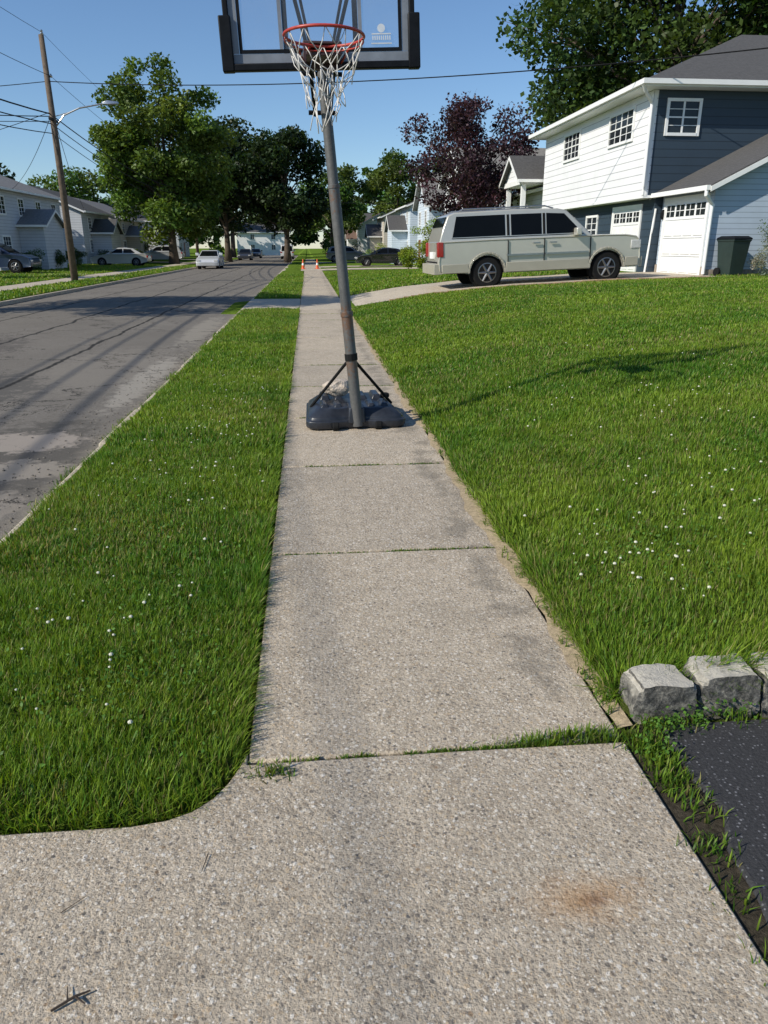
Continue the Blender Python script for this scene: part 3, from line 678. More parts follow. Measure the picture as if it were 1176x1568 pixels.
row_house('beige_house',-28,-19.5,85,97,4.5,1.8,'y',S_BEIGE,R_LT,1,.1,(-19.49,-18,88,92,2.8,.9,'x'))
row_house('white_house',-28,-19,103,113,4.8,2,'x',S_WHITE,R_GREY,1,.1)
row_house('grey_house',-28,-19,120,130,4.8,2,'y',S_GREY,R_BRN,1,.1)
row_house('white_house',-15.5,-4,178,186,4.8,1.8,'x',S_WHITE,R_GREY,-1,0)

# ---------------------------------------------------------------- vehicles
def arc(cx,cz,r,n=9): return [(cx+r*math.cos(math.pi*i/n),cz+r*math.sin(math.pi*i/n)) for i in range(n+1)]
SUV=dict(L=5.9,W=1.03,wr=.42,ww=.27,wx=(1.40,4.90),ins=.035,
  top=[(.02,.50),(0.0,.75),(.03,1.0),(.04,1.29),(1.5,1.31),(4.50,1.31),(4.75,1.315),(5.45,1.30),(5.78,1.24),(5.88,1.12),(5.91,.70),(5.89,.40)],
  sill=.40,ar=.50,gh=[(.045,1.26),(.17,1.64),(.32,1.96),(.50,2.03),(2.2,2.065),(3.50,2.04),(3.72,1.98),(4.48,1.29)],gw=.975,tum=.19,
  win=[[(.42,1.39),(1.93,1.39),(1.93,1.94),(.55,1.93)],[(2.10,1.39),(2.98,1.39),(2.98,1.94),(2.10,1.94)],[(3.12,1.39),(4.16,1.39),(4.06,1.49),(3.64,1.91),(3.12,1.94)]],fr=(6,7),rr=(1,2))
SEDAN=dict(L=4.7,W=.90,wr=.33,ww=.21,wx=(.98,3.75),ins=.07,
  top=[(.02,.40),(0.0,.62),(.06,.9),(.2,1.0),(.9,1.02),(3.3,.96),(4.2,.84),(4.58,.70),(4.7,.55),(4.66,.28)],
  sill=.24,ar=.39,gh=[(.45,1.0),(1.2,1.40),(1.9,1.46),(2.4,1.44),(3.45,.95)],gw=.84,tum=.42,
  win=[[(1.0,1.05),(1.95,1.05),(1.95,1.37),(1.35,1.35)],[(2.03,1.05),(3.0,1.05),(2.5,1.36),(2.03,1.38)]],fr=(3,4),rr=(0,1))
MSUV=dict(L=4.6,W=.93,wr=.36,ww=.23,wx=(.9,3.65),ins=.07,
  top=[(.02,.45),(0.0,.7),(.05,1.05),(1.5,1.08),(3.4,1.05),(4.1,.98),(4.5,.82),(4.6,.6),(4.56,.34)],
  sill=.3,ar=.42,gh=[(.1,1.03),(.35,1.5),(.7,1.63),(2.0,1.67),(2.6,1.6),(3.5,1.04)],gw=.87,tum=.32,
  win=[[(.45,1.13),(1.1,1.13),(1.1,1.5),(.6,1.48)],[(1.2,1.13),(2.0,1.13),(2.0,1.54),(1.2,1.54)],[(2.1,1.13),(3.15,1.13),(2.6,1.5),(2.1,1.54)]],fr=(4,5),rr=(0,1))
VAN=dict(L=5.2,W=.98,wr=.36,ww=.23,wx=(1.0,4.2),ins=.06,
  top=[(.02,.45),(0,.8),(.03,1.1),(3.9,1.1),(4.8,1.0),(5.15,.8),(5.2,.5),(5.15,.32)],
  sill=.3,ar=.42,gh=[(.04,1.06),(.12,1.95),(.4,2.05),(3.2,2.05),(3.6,1.95),(4.4,1.08)],gw=.93,tum=.15,
  win=[[(3.0,1.2),(4.1,1.2),(3.6,1.75),(3.0,1.75)]],fr=(4,5),rr=(0,1))
def paint(name,c,metal=.25,rough=.32): return simple(name,c,rough,metal,.04,2,coat=.8)
def vehicle(name,loc,yaw,D,pm,pitch=0,big=False):
    root=empty(name,loc,(0,pitch,yaw)); W=D['W']
    ar=D['ar']; wz=D['wr']; prof=list(D['top'])
    a1=arc(D['wx'][1],wz,ar); a0=arc(D['wx'][0],wz,ar)
    dx=math.sqrt(max(0,ar**2-(D['sill']-wz)**2))
    clip=lambda A:[p for p in A if p[1]>=D['sill']+.025]
    prof+= [(D['wx'][1]+dx,D['sill'])]+clip(a1)+[(D['wx'][1]-dx,D['sill']),(D['wx'][0]+dx,D['sill'])]+clip(a0)+[(D['wx'][0]-dx,D['sill'])]
    def ring(y,ins):
        out=[]
        for (x,z) in prof:
            s=ins
            xx=x+(s if x<.5 else (-s if x>D['L']-.5 else 0)); zz=z-(s*.8 if z>.85 else 0)
            out.append((xx,y,zz))
        return out
    i=D['ins']; mb=MB(); mb.loft([ring(-W*.965,i*1.3),ring(-W*.995,i*.7),ring(-W*.93,i*.1),ring(-W*.6,0),ring(W*.6,0),ring(W*.93,i*.1),ring(W*.995,i*.7),ring(W*.965,i*1.3)])
    mb.obj('body',pm,root,bevel=.015)
    gw=lambda z:D['gw']-(z-D['gh'][0][1])*D['tum']
    gp=D['gh']; mb=MB(); cr=lambda z:.02 if z>D['gh'][0][1]+.4 else 0
    mb.loft([[(x,-gw(z),z) for x,z in gp],[(x,-gw(z)*.8,z+cr(z)) for x,z in gp],[(x,gw(z)*.8,z+cr(z)) for x,z in gp],[(x,gw(z),z) for x,z in gp]])
    mb.obj('cabin',pm,root,bevel=.03)
    g=MB()
    for w in D['win']:
        for s in (-1,1): 
            o=[(x,s*(gw(z)+.006),z) for x,z in w]; q=[(x,s*(gw(z)-.02),z) for x,z in w]; g.prism(q,o)
    for (a,b) in (D['fr'],D['rr']):
        (xa,za),(xb,zb)=gp[a],gp[b]
        ta,tb=.12,.90
        pa=(xa+(xb-xa)*ta,za+(zb-za)*ta); pb_=(xa+(xb-xa)*tb,za+(zb-za)*tb)
        nx_,nz_=-(zb-za),(xb-xa); l=math.hypot(nx_,nz_); nx_,nz_=nx_/l*.03,nz_/l*.03
        if nz_<0: nx_,nz_=-nx_,-nz_
        if a==D['rr'][0] and abs(zb-za)>abs(xb-xa)*1.5: nx_,nz_=-.03,.008
        if a==D['fr'][0]: nx_,nz_=abs(nx_),abs(nz_)
        q=[]
        for (px_,pz_) in (pa,pb_): q.append((px_+nx_*.9,pz_+nz_*.9,gw(pz_)*.88))
        g.prism([(q[0][0]-nx_,-q[0][2],q[0][1]-nz_),(q[0][0]-nx_,q[0][2],q[0][1]-nz_),(q[1][0]-nx_,q[1][2],q[1][1]-nz_),(q[1][0]-nx_,-q[1][2],q[1][1]-nz_)],
                [(q[0][0],-q[0][2],q[0][1]),(q[0][0],q[0][2],q[0][1]),(q[1][0],q[1][2],q[1][1]),(q[1][0],-q[1][2],q[1][1])])
    g.obj('windows',C_CARGLASS,root)
    t=MB(); r_=MB(); u=MB()
    R_=D['wr']; w=D['ww']
    for wx in D['wx']:
        for s in (-1,1):
            y0=s*(W-.02); 
            t.lathe((wx,y0-s*w/2,R_),[(R_*.62,-w/2),(R_*.93,-w/2),(R_,-w*.38),(R_,w*.38),(R_*.93,w/2),(R_*.62,w/2)],'y',24)
            r_.lathe((wx,y0,R_),[(R_*.64,-.02),(R_*.64,.0),(R_*.58,.004*s),(R_*.56,-.03*s)] if s>0 else [(R_*.56,.03),(R_*.58,-.004),(R_*.64,0),(R_*.64,.02)],'y',24)
            for k in range(6):
                a=2*math.pi*k/6; d=Vector((math.cos(a),0,math.sin(a))); 
                r_.tube([Vector((wx,y0+s*.004,R_))+d*.03,Vector((wx,y0-s*.002,R_))+d*R_*.60],[R_*.10,R_*.065],6)
            r_.lathe((wx,y0,R_),[(R_*.16,-.015),(R_*.16,.015)],'y',12)
            u.lathe((wx,y0-s*.01,R_),[(R_*.61,-.012),(R_*.61,.002)],'y',20)
    u.box(.25,D['L']-.25,-W*.8,W*.8,D['sill']+.02,D['sill']+.35)
    for wx in D['wx']:
        for s in (-1,1): u.lathe((wx,s*(W*.80),R_),[(ar*.97,-.09),(ar*.97,.09)],'y',20)
    t.obj('tyres',C_TYRE,root); r_.obj('wheels',C_WHEEL,root); u.obj('underbody',C_TYRE,root)
    l=MB(); h=MB(); zt=D['top'][2][1]
    for s in (-1,1):
        y=s*W*.88
        if not big: l.box(-.012,.10,y-.12,y+.12,zt-.22,zt-.04)
        xf=D['L']
        if big: h.box(xf-.30,xf-.005,*sorted((s*.70,s*(W*.99))),.90,1.13)
        else: h.box(xf-.22,xf-.02,s*W*.78-.16,s*W*.78+.16,.58,.72)
    if not big: l.obj('tail_lights',C_RED,root,bevel=.01)
    h.obj('headlights',C_LAMP,root,bevel=.02)
    m=MB(); xm=D['gh'][D['fr'][1]][0]-.5
    for s in (-1,1): m.box(xm-.08,xm+.08,*sorted((s*(W*.93),s*(W+.2))),D['gh'][0][1]+.05,D['gh'][0][1]+.26)
    m.obj('mirrors',pm,root,bevel=.03)
    return root
P_SUV=paint('paint_champagne',(.56,.54,.47),.35,.28)
s=vehicle('parked_suv',(3.66,22.62,.445),math.radians(1.0),SUV,P_SUV,-math.radians(2.3),True)
C_CLAD=simple('cladding_beige',(.36,.34,.27),.5,.05,.05,3,coat=.2)
W=1.03
mb=MB()
for sg in (-1,1):
    a,b=sorted((sg*(W*.99),sg*(W+.028)))
    mb.box(1.94,4.36,a,b,.42,.68); mb.box(.10,.86,a,b,.44,.68); mb.box(5.44,5.82,a,b,.44,.68)
    for wx in SUV['wx']:
        A=arc(wx,.42,.50,14); B=arc(wx,.42,.56,14)
        for i in range(14):
            if A[i][1]<.41: continue
            mb.prism([(A[i][0],a,A[i][1]),(B[i][0],a,B[i][1]),(B[i+1][0],a,B[i+1][1]),(A[i+1][0],a,A[i+1][1])],[(A[i][0],b,A[i][1]),(B[i][0],b,B[i][1]),(B[i+1][0],b,B[i+1][1]),(A[i+1][0],b,A[i+1][1])])
mb.box(-.12,.12,-.99,.99,.42,.70); mb.box(5.79,5.97,-.99,.99,.40,.68); mb.obj('cladding',C_CLAD,s,bevel=.012)
mb=MB()
for sg in (-1,1):
    mb.box(1.96,3.02,*sorted((sg*(W*.985),sg*(W+.022))),.84,.89); mb.box(3.08,4.34,*sorted((sg*(W*.985),sg*(W+.022))),.84,.89)
    mb.box(2.72,2.92,*sorted((sg*W,sg*(W+.03))),1.14,1.18); mb.box(3.20,3.40,*sorted((sg*W,sg*(W+.03))),1.14,1.18)
    mb.tube([(.60,sg*.74,2.04),(.75,sg*.74,2.115),(3.1,sg*.74,2.13),(3.35,sg*.74,2.06)],.022,6)
mb.box(5.89,5.925,-.62,.62,.78,1.15)
mb.obj('trim_and_roof_rails',C_CHROME,s)
mb=MB()
for sg in (-1,1):
    for xx in (2.0,3.05,4.40): mb.box(xx-.008,xx+.008,*sorted((sg*(W*.9),sg*(W*.996+.002))),.44,1.26)
    mb.box(.40,4.20,*sorted((sg*.950,sg*(.9655))),1.350,1.368)
    for xx in (2.015,3.05): mb.prism([(xx-.035,sg*.93,1.39),(xx+.035,sg*.93,1.39),(xx+.035,sg*.83,1.94),(xx-.035,sg*.83,1.94)],[(xx-.035,sg*.958,1.39),(xx+.035,sg*.958,1.39),(xx+.035,sg*.853,1.94),(xx-.035,sg*.853,1.94)])
mb.box(-.005,.03,-.85,.85,.72,.76)
mb.obj('door_gaps_and_pillars',C_TYRE,s)
mb=MB()
for sg in (-1,1): mb.box(-.012,.16,*sorted((sg*.82,sg*1.018)),.88,1.28)
mb.obj('tail_lights',C_RED,s,bevel=.02)
mb=MB(); mb.box(-.02,.06,-.26,.26,.84,1.02); mb.obj('licence_plate',C_WHITE,s)
PI=math.pi
vehicle('white_sedan',(-8.1,69,-.1),-PI/2,SEDAN,paint('paint_white',(.65,.66,.66)))
vehicle('black_sedan',(8.7,65.8,.10),PI,SEDAN,paint('paint_black',(.012,.013,.016),.1,.2))
vehicle('grey_suv',(2.0,84,.05),0,MSUV,paint('paint_grey',(.12,.125,.13)))
vehicle('silver_sedan',(9.2,58,.22),0,SEDAN,paint('paint_silver',(.42,.43,.44)))
vehicle('silver_wagon',(-12.9,83.8,.12),PI,MSUV,paint('paint_silver2',(.45,.46,.47)))
vehicle('beige_sedan',(-13.2,67.5,.1),PI,SEDAN,paint('paint_beige',(.5,.48,.42)))
vehicle('dark_sedan',(-8.4,133,-.1),-PI/2,SEDAN,paint('paint_dark',(.03,.035,.045)))
vehicle('dark_sedan',(-8.5,112,-.1),-PI/2,SEDAN,paint('paint_dark2',(.05,.055,.07)))
vehicle('white_van',(-3.0,118,-.1),PI/2,VAN,paint('paint_white2',(.7,.7,.7)))
vehicle('dark_blue_suv',(-20.4,47.6,.2),0,MSUV,paint('paint_navy',(.02,.035,.08)))
vehicle('grey_suv',(2.6,98,.1),0,MSUV,paint('paint_grey2',(.08,.085,.09)))

# ---------------------------------------------------------------- street furniture
P1=(-11.3,39.0); poles=[(-11.3,-6),P1,(-11.6,85),(-11.6,128)]
def upole(x,y,H=10.4,lamp=False,xf=False):
    r=empty('utility_pole',(x,y,0)); mb=MB(); mb.tube([(0,0,-.2),(0,0,H*.5),(-.04,0,H)],[.17,.145,.11],10); mb.obj('pole',C_WOOD,r,smooth=True)
    mb=MB(); mb.box(-.06,.06,-.5,.0+.5,7.0,7.1) ; mb.box(-.12,-.02,-.05,.05,6.3,7.5); mb.obj('brackets',C_WIRE,r)
    mb=MB(); mb.lathe((0,0,H),[(.05,0),(.07,.05),(.04,.1),(.06,.15),(.02,.2)],n=8); mb.lathe((.15,0,8.75),[(.05,0),(.07,.05),(.04,.1),(.02,.15)],n=8); mb.obj('insulators',C_CHROME,r)
    if lamp:
        mb=MB(); mb.tube([(.1,0,6.8),(.5,0,7.25),(1.2,0,7.55),(2.3,0,7.75)],.035,8); mb.tube([(.1,0,7.2),(.9,0,7.42)],.02,6); mb.obj('lamp_arm',C_CHROME,r)
        mb=MB(); mb.loft([[(2.25,-.06,7.72),(2.25,.06,7.72),(2.25,.06,7.8),(2.25,-.06,7.8)],[(2.5,-.14,7.7),(2.5,.14,7.7),(2.5,.12,7.88),(2.5,-.12,7.88)],[(2.95,-.1,7.74),(2.95,.1,7.74),(2.95,.06,7.84),(2.95,-.06,7.84)]]); mb.obj('lamp_head',C_CHROME,r,bevel=.02)
    if xf:
        mb=MB(); mb.lathe((.38,0,7.3),[(.18,0),(.2,.1),(.2,.9),(.16,1.0),(.05,1.1)],n=14); mb.obj('transformer',simple('transformer_grey',(.4,.42,.42),.5),r)
for i,(x,y) in enumerate(poles): upole(x,y,lamp=(i==1),xf=(i==2))
mb=MB()
def wire(a,b,sag,r=.012,n=18):
    a=Vector(a); b=Vector(b); pts=[a.lerp(b,i/n)-Vector((0,0,sag*4*(i/n)*(1-i/n))) for i in range(n+1)]; mb.tube(pts,r,4)
for i in range(3):
    (xa,ya),(xb,yb)=poles[i],poles[i+1]
    wire((xa,ya,10.5),(xb,yb,10.5),.8,.010); wire((xa+.15,ya,8.8),(xb+.15,yb,8.8),.8,.012)
    wire((xa-.1,ya,7.3),(xb-.1,yb,7.3),.9,.03); wire((xa-.1,ya,6.9),(xb-.1,yb,6.9),1.0,.022); wire((xa-.1,ya,6.5),(xb-.1,yb,6.5),1.1,.018)
wire((P1[0],P1[1],8.6),(15.5,21.2,6.9),.55,.018,30); wire((P1[0],P1[1],8.6),(-38,42,8.6),.6,.016)
for tgt in ((-19,54,5.0),(-19.3,72,4.8),(-30,49,5.5)): wire((P1[0],P1[1],7.4),tgt,.5,.014)
wire((P1[0],P1[1],7.2),(-28,30,7.4),.4,.02); wire((P1[0],P1[1],7.0),(-28,28,6.6),.4,.014)
wire((-11.6,85,7.6),(10.4,76,5.6),.6,.014); wire((-11.6,85,7.6),(10,94,5.6),.6,.014); wire((-11.6,85,7.4),(-19.5,88,4.8),.3,.014)
mb.obj('power_lines',C_WIRE)
C_OR=simple('cone_orange',(.75,.12,.03),.5)
for (x,y) in ((-.35,60.5),(.75,61)):
    r=empty('traffic_cone',(x,y,.01)); mb=MB(); mb.lathe((0,0,0),[(.14,.03),(.12,.08),(.035,.70),(.025,.72)],n=14); mb.box(-.19,.19,-.19,.19,0,.03); mb.obj('cone',C_OR,r)
    mb=MB(); mb.lathe((0,0,0),[(.098,.28),(.072,.44)],n=14); mb.obj('reflective_band',C_WHITE,r)
def bin_(x,y,c):
    z=float(T(x,y)); r=empty('wheeled_trash_bin',(x,y,z),(0,0,.2)); mb=MB()
    q=lambda a,b,z:[(-a,-b,z),(a,-b,z),(a,b,z),(-a,b,z)]
    mb.loft([q(.22,.25,.04),q(.29,.33,.95),q(.31,.35,.96),q(.31,.35,1.0)]); mb.obj('bin_body',c,r,bevel=.02)
    mb=MB(); mb.loft([q(.32,.37,1.003),q(.32,.37,1.04),q(.24,.28,1.10)]); mb.box(-.25,.25,.37,.43,.98,1.02); mb.obj('lid',C_BLACKP,r,bevel=.02)
    mb=MB(); mb.lathe((-.27,.22,.12),[(.12,-.03),(.12,.03)],'x',14); mb.lathe((.27,.22,.12),[(.12,-.03),(.12,.03)],'x',14); mb.obj('bin_wheels',C_TYRE,r)
C_BIN=simple('bin_green',(.02,.035,.03),.5)
bin_(12.2,21.5,C_BIN)

# ---------------------------------------------------------------- basketball hoop
bh=empty('portable_basketball_hoop')
def mk_pole():
    m,n,b=nt('pole_grey'); p=pos(n); s=N(n,'ShaderNodeSeparateXYZ'); n.links.new(p,s.inputs[0])
    f=noise(n,p,30,5,.7); c=ramp(n,[(.3,(.085,.085,.083)),(.7,(.135,.132,.125))],f)
    for zc,wd,a in ((.98,.14,.8),(.60,.07,.6),(2.0,.05,.5)):
        d=M(n,'ADD',M(n,'ABSOLUTE',M(n,'SUBTRACT',s.outputs[2],zc)),M(n,'MULTIPLY',M(n,'SUBTRACT',f,.5),.9))
        c=mix(n,ramp(n,[(.02,a),(wd,0)],d),c,(.17,.08,.038))
    n.links.new(c,b.inputs['Base Color']); b.inputs['Roughness'].default_value=.5; b.inputs['Metallic'].default_value=.2; return m
C_POLE=mk_pole()
pb=Vector((.42,6.76,.03)); pt=Vector((.165,6.84,2.98))
L=lambda t:pb.lerp(pt,t)
mb=MB(); mb.tube([L(0),L(.345)],.050,16); mb.tube([L(.30),L(.70)],.047,16); mb.tube([L(.66),L(1.0)],.044,16); mb.tube([L(.335),L(.35)],.056,16); mb.tube([L(.69),L(.70)],.051,16)
mb.obj('pole',C_POLE,bh,bevel=.003)
yaw_b=.05
def brot(p,dx=.385,dy=7.22):
    c,s_=math.cos(yaw_b),math.sin(yaw_b); return (p[0]*c-p[1]*s_+dx,p[0]*s_+p[1]*c+dy,p[2])
# rectangular tank: chamfered-corner outline, stepped lip, sloping shoulders, flat top
def rr(a,b,z,ch=.09,tp=.045):
    P_=[(-a+ch,-b),(-a*.35,-b),(-a*.22,-b+.03),(a*.22,-b+.03),(a*.35,-b),(a-ch,-b),(a-ch*.3,-b+ch*.3),(a,-b+ch),(a-tp*.5,0),(a-tp,b-ch),(a-tp-ch*.3,b-ch*.3),(a-tp-ch,b),(-a+tp+ch,b),(-a+tp+ch*.3,b-ch*.3),(-a+tp,b-ch),(-a+tp*.5,0),(-a,-b+ch),(-a+ch*.3,-b+ch*.3)]
    return [brot((x,y,z)) for x,y in P_]
mb=MB(); mb.loft([rr(.455,.49,.012),rr(.468,.50,.03),rr(.468,.50,.085),rr(.448,.48,.092),rr(.444,.476,.115),rr(.36,.39,.185)])
mb.obj('base_tank',C_BASEP,bh,bevel=.010,seg=2)
def bbox_(mb,x0,x1,y0,y1,z0,z1,tap=.02):
    mb.loft([[brot(p) for p in ((x0,y0,z0),(x1,y0,z0),(x1,y1,z0),(x0,y1,z0))],[brot(p) for p in ((x0+tap,y0+tap,z1),(x1-tap,y0+tap,z1),(x1-tap,y1-tap,z1),(x0+tap,y1-tap,z1))]])
mb=MB()
for (x0,x1,y0,y1,z1) in ((-.33,-.235,-.34,-.06,.212),(-.205,-.11,-.34,-.06,.212),(.11,.205,-.34,-.06,.212),(.235,.33,-.34,-.06,.212),(-.31,-.20,.03,.33,.225),(-.17,-.07,.03,.33,.218),(.07,.17,.03,.33,.218),(.20,.31,.03,.33,.225)):
    bbox_(mb,x0,x1,y0,y1,.17,z1,.025)
bbox_(mb,-.08,.08,-.49,-.20,.06,.205,.012)
mb.obj('base_ribs',C_BASEP,bh,bevel=.010,seg=2)
mb=MB()
for sx in (-1,1):
    p=brot((sx*.20,-.505,.04)); mb.lathe(p,[(.035,-.03),(.04,-.02),(.04,.02),(.035,.03)],'x',14)
p=brot((.35,.12,.185)); mb.lathe(p,[(.045,0),(.045,.03),(.03,.04)],n=12)
mb.obj('base_wheels',C_TYRE,bh)
mb=MB(); s0=L(.215)
for q in ((-.40,-.05,.14),(.40,.03,.14)): 
    e=Vector(brot(q)); mb.tube([s0,e],.0145,8)
mb.tube([L(.205),L(.225)],.058,12); mb.obj('braces',C_WIRE,bh)
t=bmesh.new(); bmesh.ops.create_icosphere(t,subdivisions=3,radius=1)
for v in t.verts:
    c=v.co; k=1+.28*mnoise.noise(c*1.6)+.12*mnoise.noise(c*4); q=brot((c.x*.14*k-.12,c.y*.11*k+.16,0)); v.co=Vector((q[0],q[1],c.z*.085*k+.285))
me=bpy.data.meshes.new('ballast_rock'); t.to_mesh(me); me.materials.append(simple('ballast_rock',(.50,.42,.34),.9,0,.4,14,.8,.02)); o=bpy.data.objects.new('ballast_rock',me); COL.objects.link(o); o.parent=bh
bc=Vector((.157,6.22,2.84)); ro=-math.radians(2.2)
bd=bpy.data.objects.new('backboard',None); COL.objects.link(bd); bd.parent=bh; bd.location=bc; bd.rotation_euler=(0,ro,0)
hw_,bhh=.685,.86
mb=MB(); 
mb.box(-hw_,hw_,-.03,.02,bhh-.045,bhh); mb.box(-hw_,-hw_+.04,-.03,.02,.03,bhh-.046); mb.box(hw_-.04,hw_,-.03,.02,.03,bhh-.046)
for sx in (-1,1):
    a,b=sorted((sx*(hw_-.05),sx*(hw_+.035))); mb.box(a,b,-.045,.03,-.022,.33)
mb.box(-hw_+.001,hw_-.001,-.04,.025,-.018,.03)
mb.obj('board_frame',C_BLACKP,bd,bevel=.008)
mb=MB(); bw=.024; i0=.095
mb.box(-hw_+i0,hw_-i0,-.014,-.006,i0,i0+bw); mb.box(-hw_+i0,hw_-i0,-.014,-.006,bhh-i0,bhh-i0+bw)
mb.box(-hw_+i0,-hw_+i0+bw,-.014,-.006,i0+bw,bhh-i0); mb.box(hw_-i0-bw,hw_-i0,-.014,-.006,i0+bw,bhh-i0)
mb.obj('board_dark_border',C_BLACKP,bd)
mb=MB(); j0=.032
mb.box(-hw_+j0,hw_-j0,-.012,-.008,j0,i0-.002); mb.box(-hw_+j0+.01,-hw_+i0-.002,-.012,-.008,i0,bhh-j0-.02); mb.box(hw_-i0+.002,hw_-j0-.01,-.012,-.008,i0,bhh-j0-.02)
mb.box(-.30,-.274,-.013,-.008,i0+bw,.75) ; mb.box(.274,.30,-.013,-.008,i0+bw,.75)
mb.obj('board_grey_border',simple('board_grey',(.20,.22,.25),.5),bd)
mb=MB(); mb.box(-.272,-.235,-.005,.03,.045,.8); mb.box(.235,.272,-.005,.03,.045,.8); mb.obj('rear_uprights',C_BLACKP,bd)
m,n,b=nt('acrylic'); tr=N(n,'ShaderNodeBsdfTransparent'); tr.inputs[0].default_value=(.90,.93,.96,1); gl=N(n,'ShaderNodeBsdfGlossy'); gl.inputs['Roughness'].default_value=.08
df=N(n,'ShaderNodeBsdfDiffuse'); df.inputs[0].default_value=(.6,.65,.7,1); x1=N(n,'ShaderNodeMixShader'); x1.inputs[0].default_value=.05; n.links.new(tr.outputs[0],x1.inputs[1]); n.links.new(gl.outputs[0],x1.inputs[2])
nz=noise(n,obj_co(n),6); x2=N(n,'ShaderNodeMixShader'); n.links.new(ramp(n,[(.3,.05),(.8,.12)],nz),x2.inputs[0]); n.links.new(x1.outputs[0],x2.inputs[1]); n.links.new(df.outputs[0],x2.inputs[2]); n.links.new(x2.outputs[0],n.nodes['Material Output'].inputs['Surface'])
mb=MB(); mb.poly([(-hw_+.04,-.006,.03),(hw_-.04,-.006,.03),(hw_-.04,-.006,bhh-.045),(-hw_+.04,-.006,bhh-.045)]); mb.obj('acrylic_panel',m,bd)
mb=MB(); cx=.44; 
mb.box(cx-.07,cx+.07,-.016,-.010,.20,.208); mb.box(cx-.075,cx+.075,-.016,-.010,.14,.148)
for k in range(9): mb.box(cx-.066+k*.0155,cx-.058+k*.0155,-.016,-.010,.165,.192)
mb.lathe((cx,-.013,.24),[(.028,-.002),(.028,.002)],'y',14)
mb.obj('maker_label',simple('label_grey',(.62,.66,.7),.5),bd)
C_RIM=simple('rim_red',(.42,.045,.03),.4,0,.2,20)
rc_=Vector((.157,5.64,2.905)); Rr=.262
mb=MB(); 
tor=[(rc_+Vector((math.cos(a)*Rr,math.sin(a)*Rr,0))) for a in np.linspace(0,2*math.pi,49)]
mb.tube(tor,.010,8,False)
for sx in (-1,1): mb.tube([rc_+Vector((sx*.09,Rr*.94,0)),rc_+Vector((sx*.10,.53,0))],.010,8)
for sx in (-1,1): mb.tube([rc_+Vector((sx*.19,Rr*.70,-.004)),rc_+Vector((sx*.13,.53,-.05))],.008,8)
tor=[(rc_+Vector((math.cos(a)*Rr*.99,math.sin(a)*Rr*.99,-.03))) for a in np.linspace(-.3,math.pi+.3,30)]
mb.tube(tor,.005,6,False)
mb.obj('rim',C_RIM,bh,smooth=True)
mb=MB(); mb.box(rc_.x-.12,rc_.x+.12,rc_.y+.26,rc_.y+.54,rc_.z-.055,rc_.z-.022); mb.box(rc_.x-.14,rc_.x+.14,6.15,6.185,rc_.z-.09,rc_.z+.09); mb.box(rc_.x-.10,rc_.x+.10,rc_.y+.24,rc_.y+.53,rc_.z+.012,rc_.z+.022)
mb.obj('rim_bracket',simple('bracket_dark',(.05,.025,.025),.5),bh,bevel=.008)
mb=MB()
for sx in (-1,1):
    X_=.165+sx*.06
    mb.tube([(X_,6.84,2.62),(.157+sx*.10,6.27,2.96)],.016,8); mb.tube([(X_,6.86,2.92),(.157+sx*.25,6.27,3.50)],.016,8); mb.tube([(X_,6.84,2.90),(.157+sx*.24,6.27,3.02)],.014,8)
    mb.tube([(X_*1.0,6.80,2.98),(.157+sx*.22,6.27,3.60)],.012,8)
mb.tube([(.0,6.85,2.92),(.33,6.85,2.92)],.018,8); mb.tube([(.05,6.85,2.64),(.28,6.85,2.64)],.018,8)
mb.tube([(.167,6.84,2.9),(.17,7.12,2.72)],.014,8)
mb.obj('lift_arms',C_BLACKP,bh)
mb=MB(); rd=random.Random(5); NS=12
lv=[(0,.262),(-.10,.215),(-.20,.165),(-.31,.125),(-.42,.10),(-.52,.105)]
kn=[]
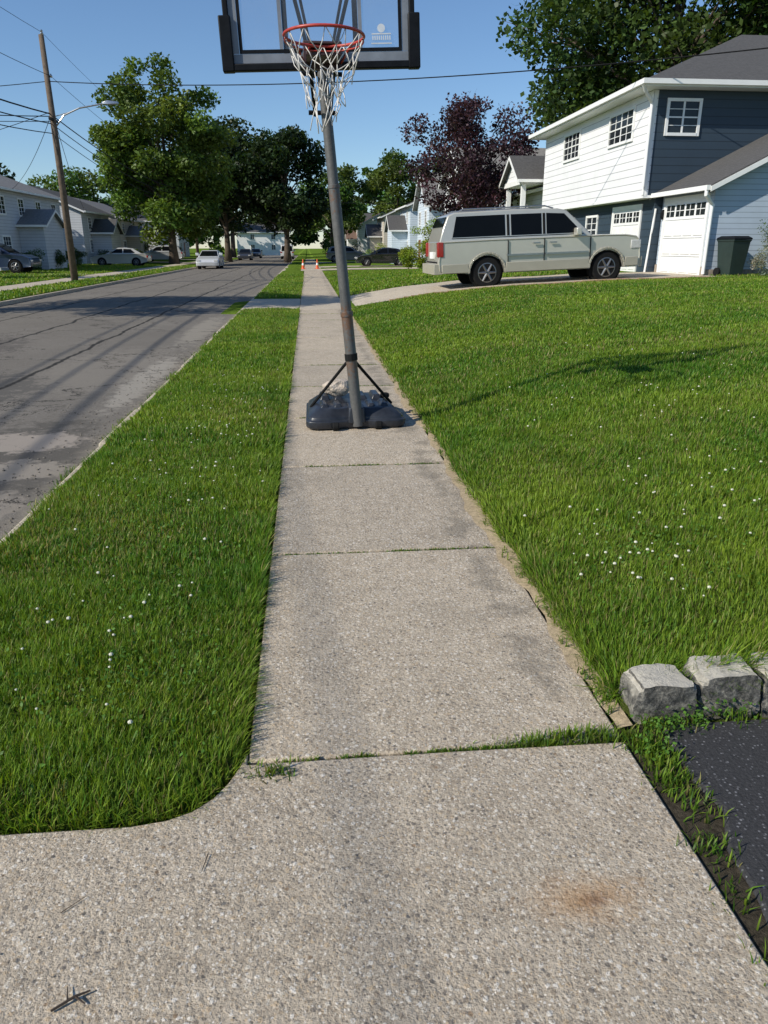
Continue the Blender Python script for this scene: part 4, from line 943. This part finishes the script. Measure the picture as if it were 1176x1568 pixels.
for j,(dz,r) in enumerate(lv):
    row=[]
    for k in range(NS):
        a=2*math.pi*(k+.5*(j%2))/NS; jt=.0 if j==0 else .018+.008*j
        row.append(rc_+Vector((math.cos(a)*r+rd.uniform(-jt,jt),math.sin(a)*r+rd.uniform(-jt,jt),dz+(rd.uniform(-jt,jt)*1.2))))
    kn.append(row)
def strand(a,b):
    m=a.lerp(b,.5)+Vector((rd.uniform(-.012,.012),rd.uniform(-.012,.012),-.006)); mb.tube([a,m,b],.0034,5)
for j in range(len(lv)-1):
    for k in range(NS):
        if j==4 and rd.random()<.3: continue
        for o in ((0,-1) if j%2==0 else (0,1)):
            if rd.random()<.08 and j>1: continue
            strand(kn[j][k],kn[j+1][(k+o)%NS])
for k in range(7):
    a=kn[rd.choice((1,2,3))][rd.randrange(NS)]; mb.tube([a,a+Vector((rd.uniform(-.05,.05),rd.uniform(-.04,.04),-.10)),a+Vector((rd.uniform(-.07,.07),rd.uniform(-.05,.05),-.2))],.0034,5)
mb.obj('net',simple('net_white',(.66,.63,.58),.8),bh,smooth=True)

# ---------------------------------------------------------------- world, light, camera
w=bpy.data.worlds.new('World'); S.world=w; w.use_nodes=True; n=w.node_tree
az,el=math.radians(24),math.radians(35)
sk=N(n,'ShaderNodeTexSky',sky_type='NISHITA'); sk.sun_disc=False; sk.sun_elevation=el; sk.sun_rotation=math.radians(246)
sk.air_density=1.0; sk.dust_density=.05; sk.ozone_density=6.0
n.links.new(sk.outputs[0],n.nodes['Background'].inputs[0]); n.nodes['Background'].inputs[1].default_value=.125
ld=bpy.data.lights.new('sun','SUN'); ld.energy=5.0; ld.angle=math.radians(.5); ld.color=(1,.94,.83)
lo=bpy.data.objects.new('sun',ld); COL.objects.link(lo)
lo.rotation_euler=Vector((math.cos(el)*math.cos(az),math.cos(el)*math.sin(az),-math.sin(el))).to_track_quat('-Z','Y').to_euler()
cd=bpy.data.cameras.new('camera'); co=bpy.data.objects.new('camera',cd); COL.objects.link(co); S.camera=co
cd.sensor_fit='VERTICAL'; cd.sensor_height=36; cd.sensor_width=27; cd.lens=26.0; cd.clip_end=2500; cd.clip_start=.05
co.location=(0,0,1.6); co.rotation_euler=(math.radians(90-19.7),0,-math.radians(5.6))
S.view_settings.view_transform='Standard'; S.view_settings.look='None'; S.view_settings.exposure=0
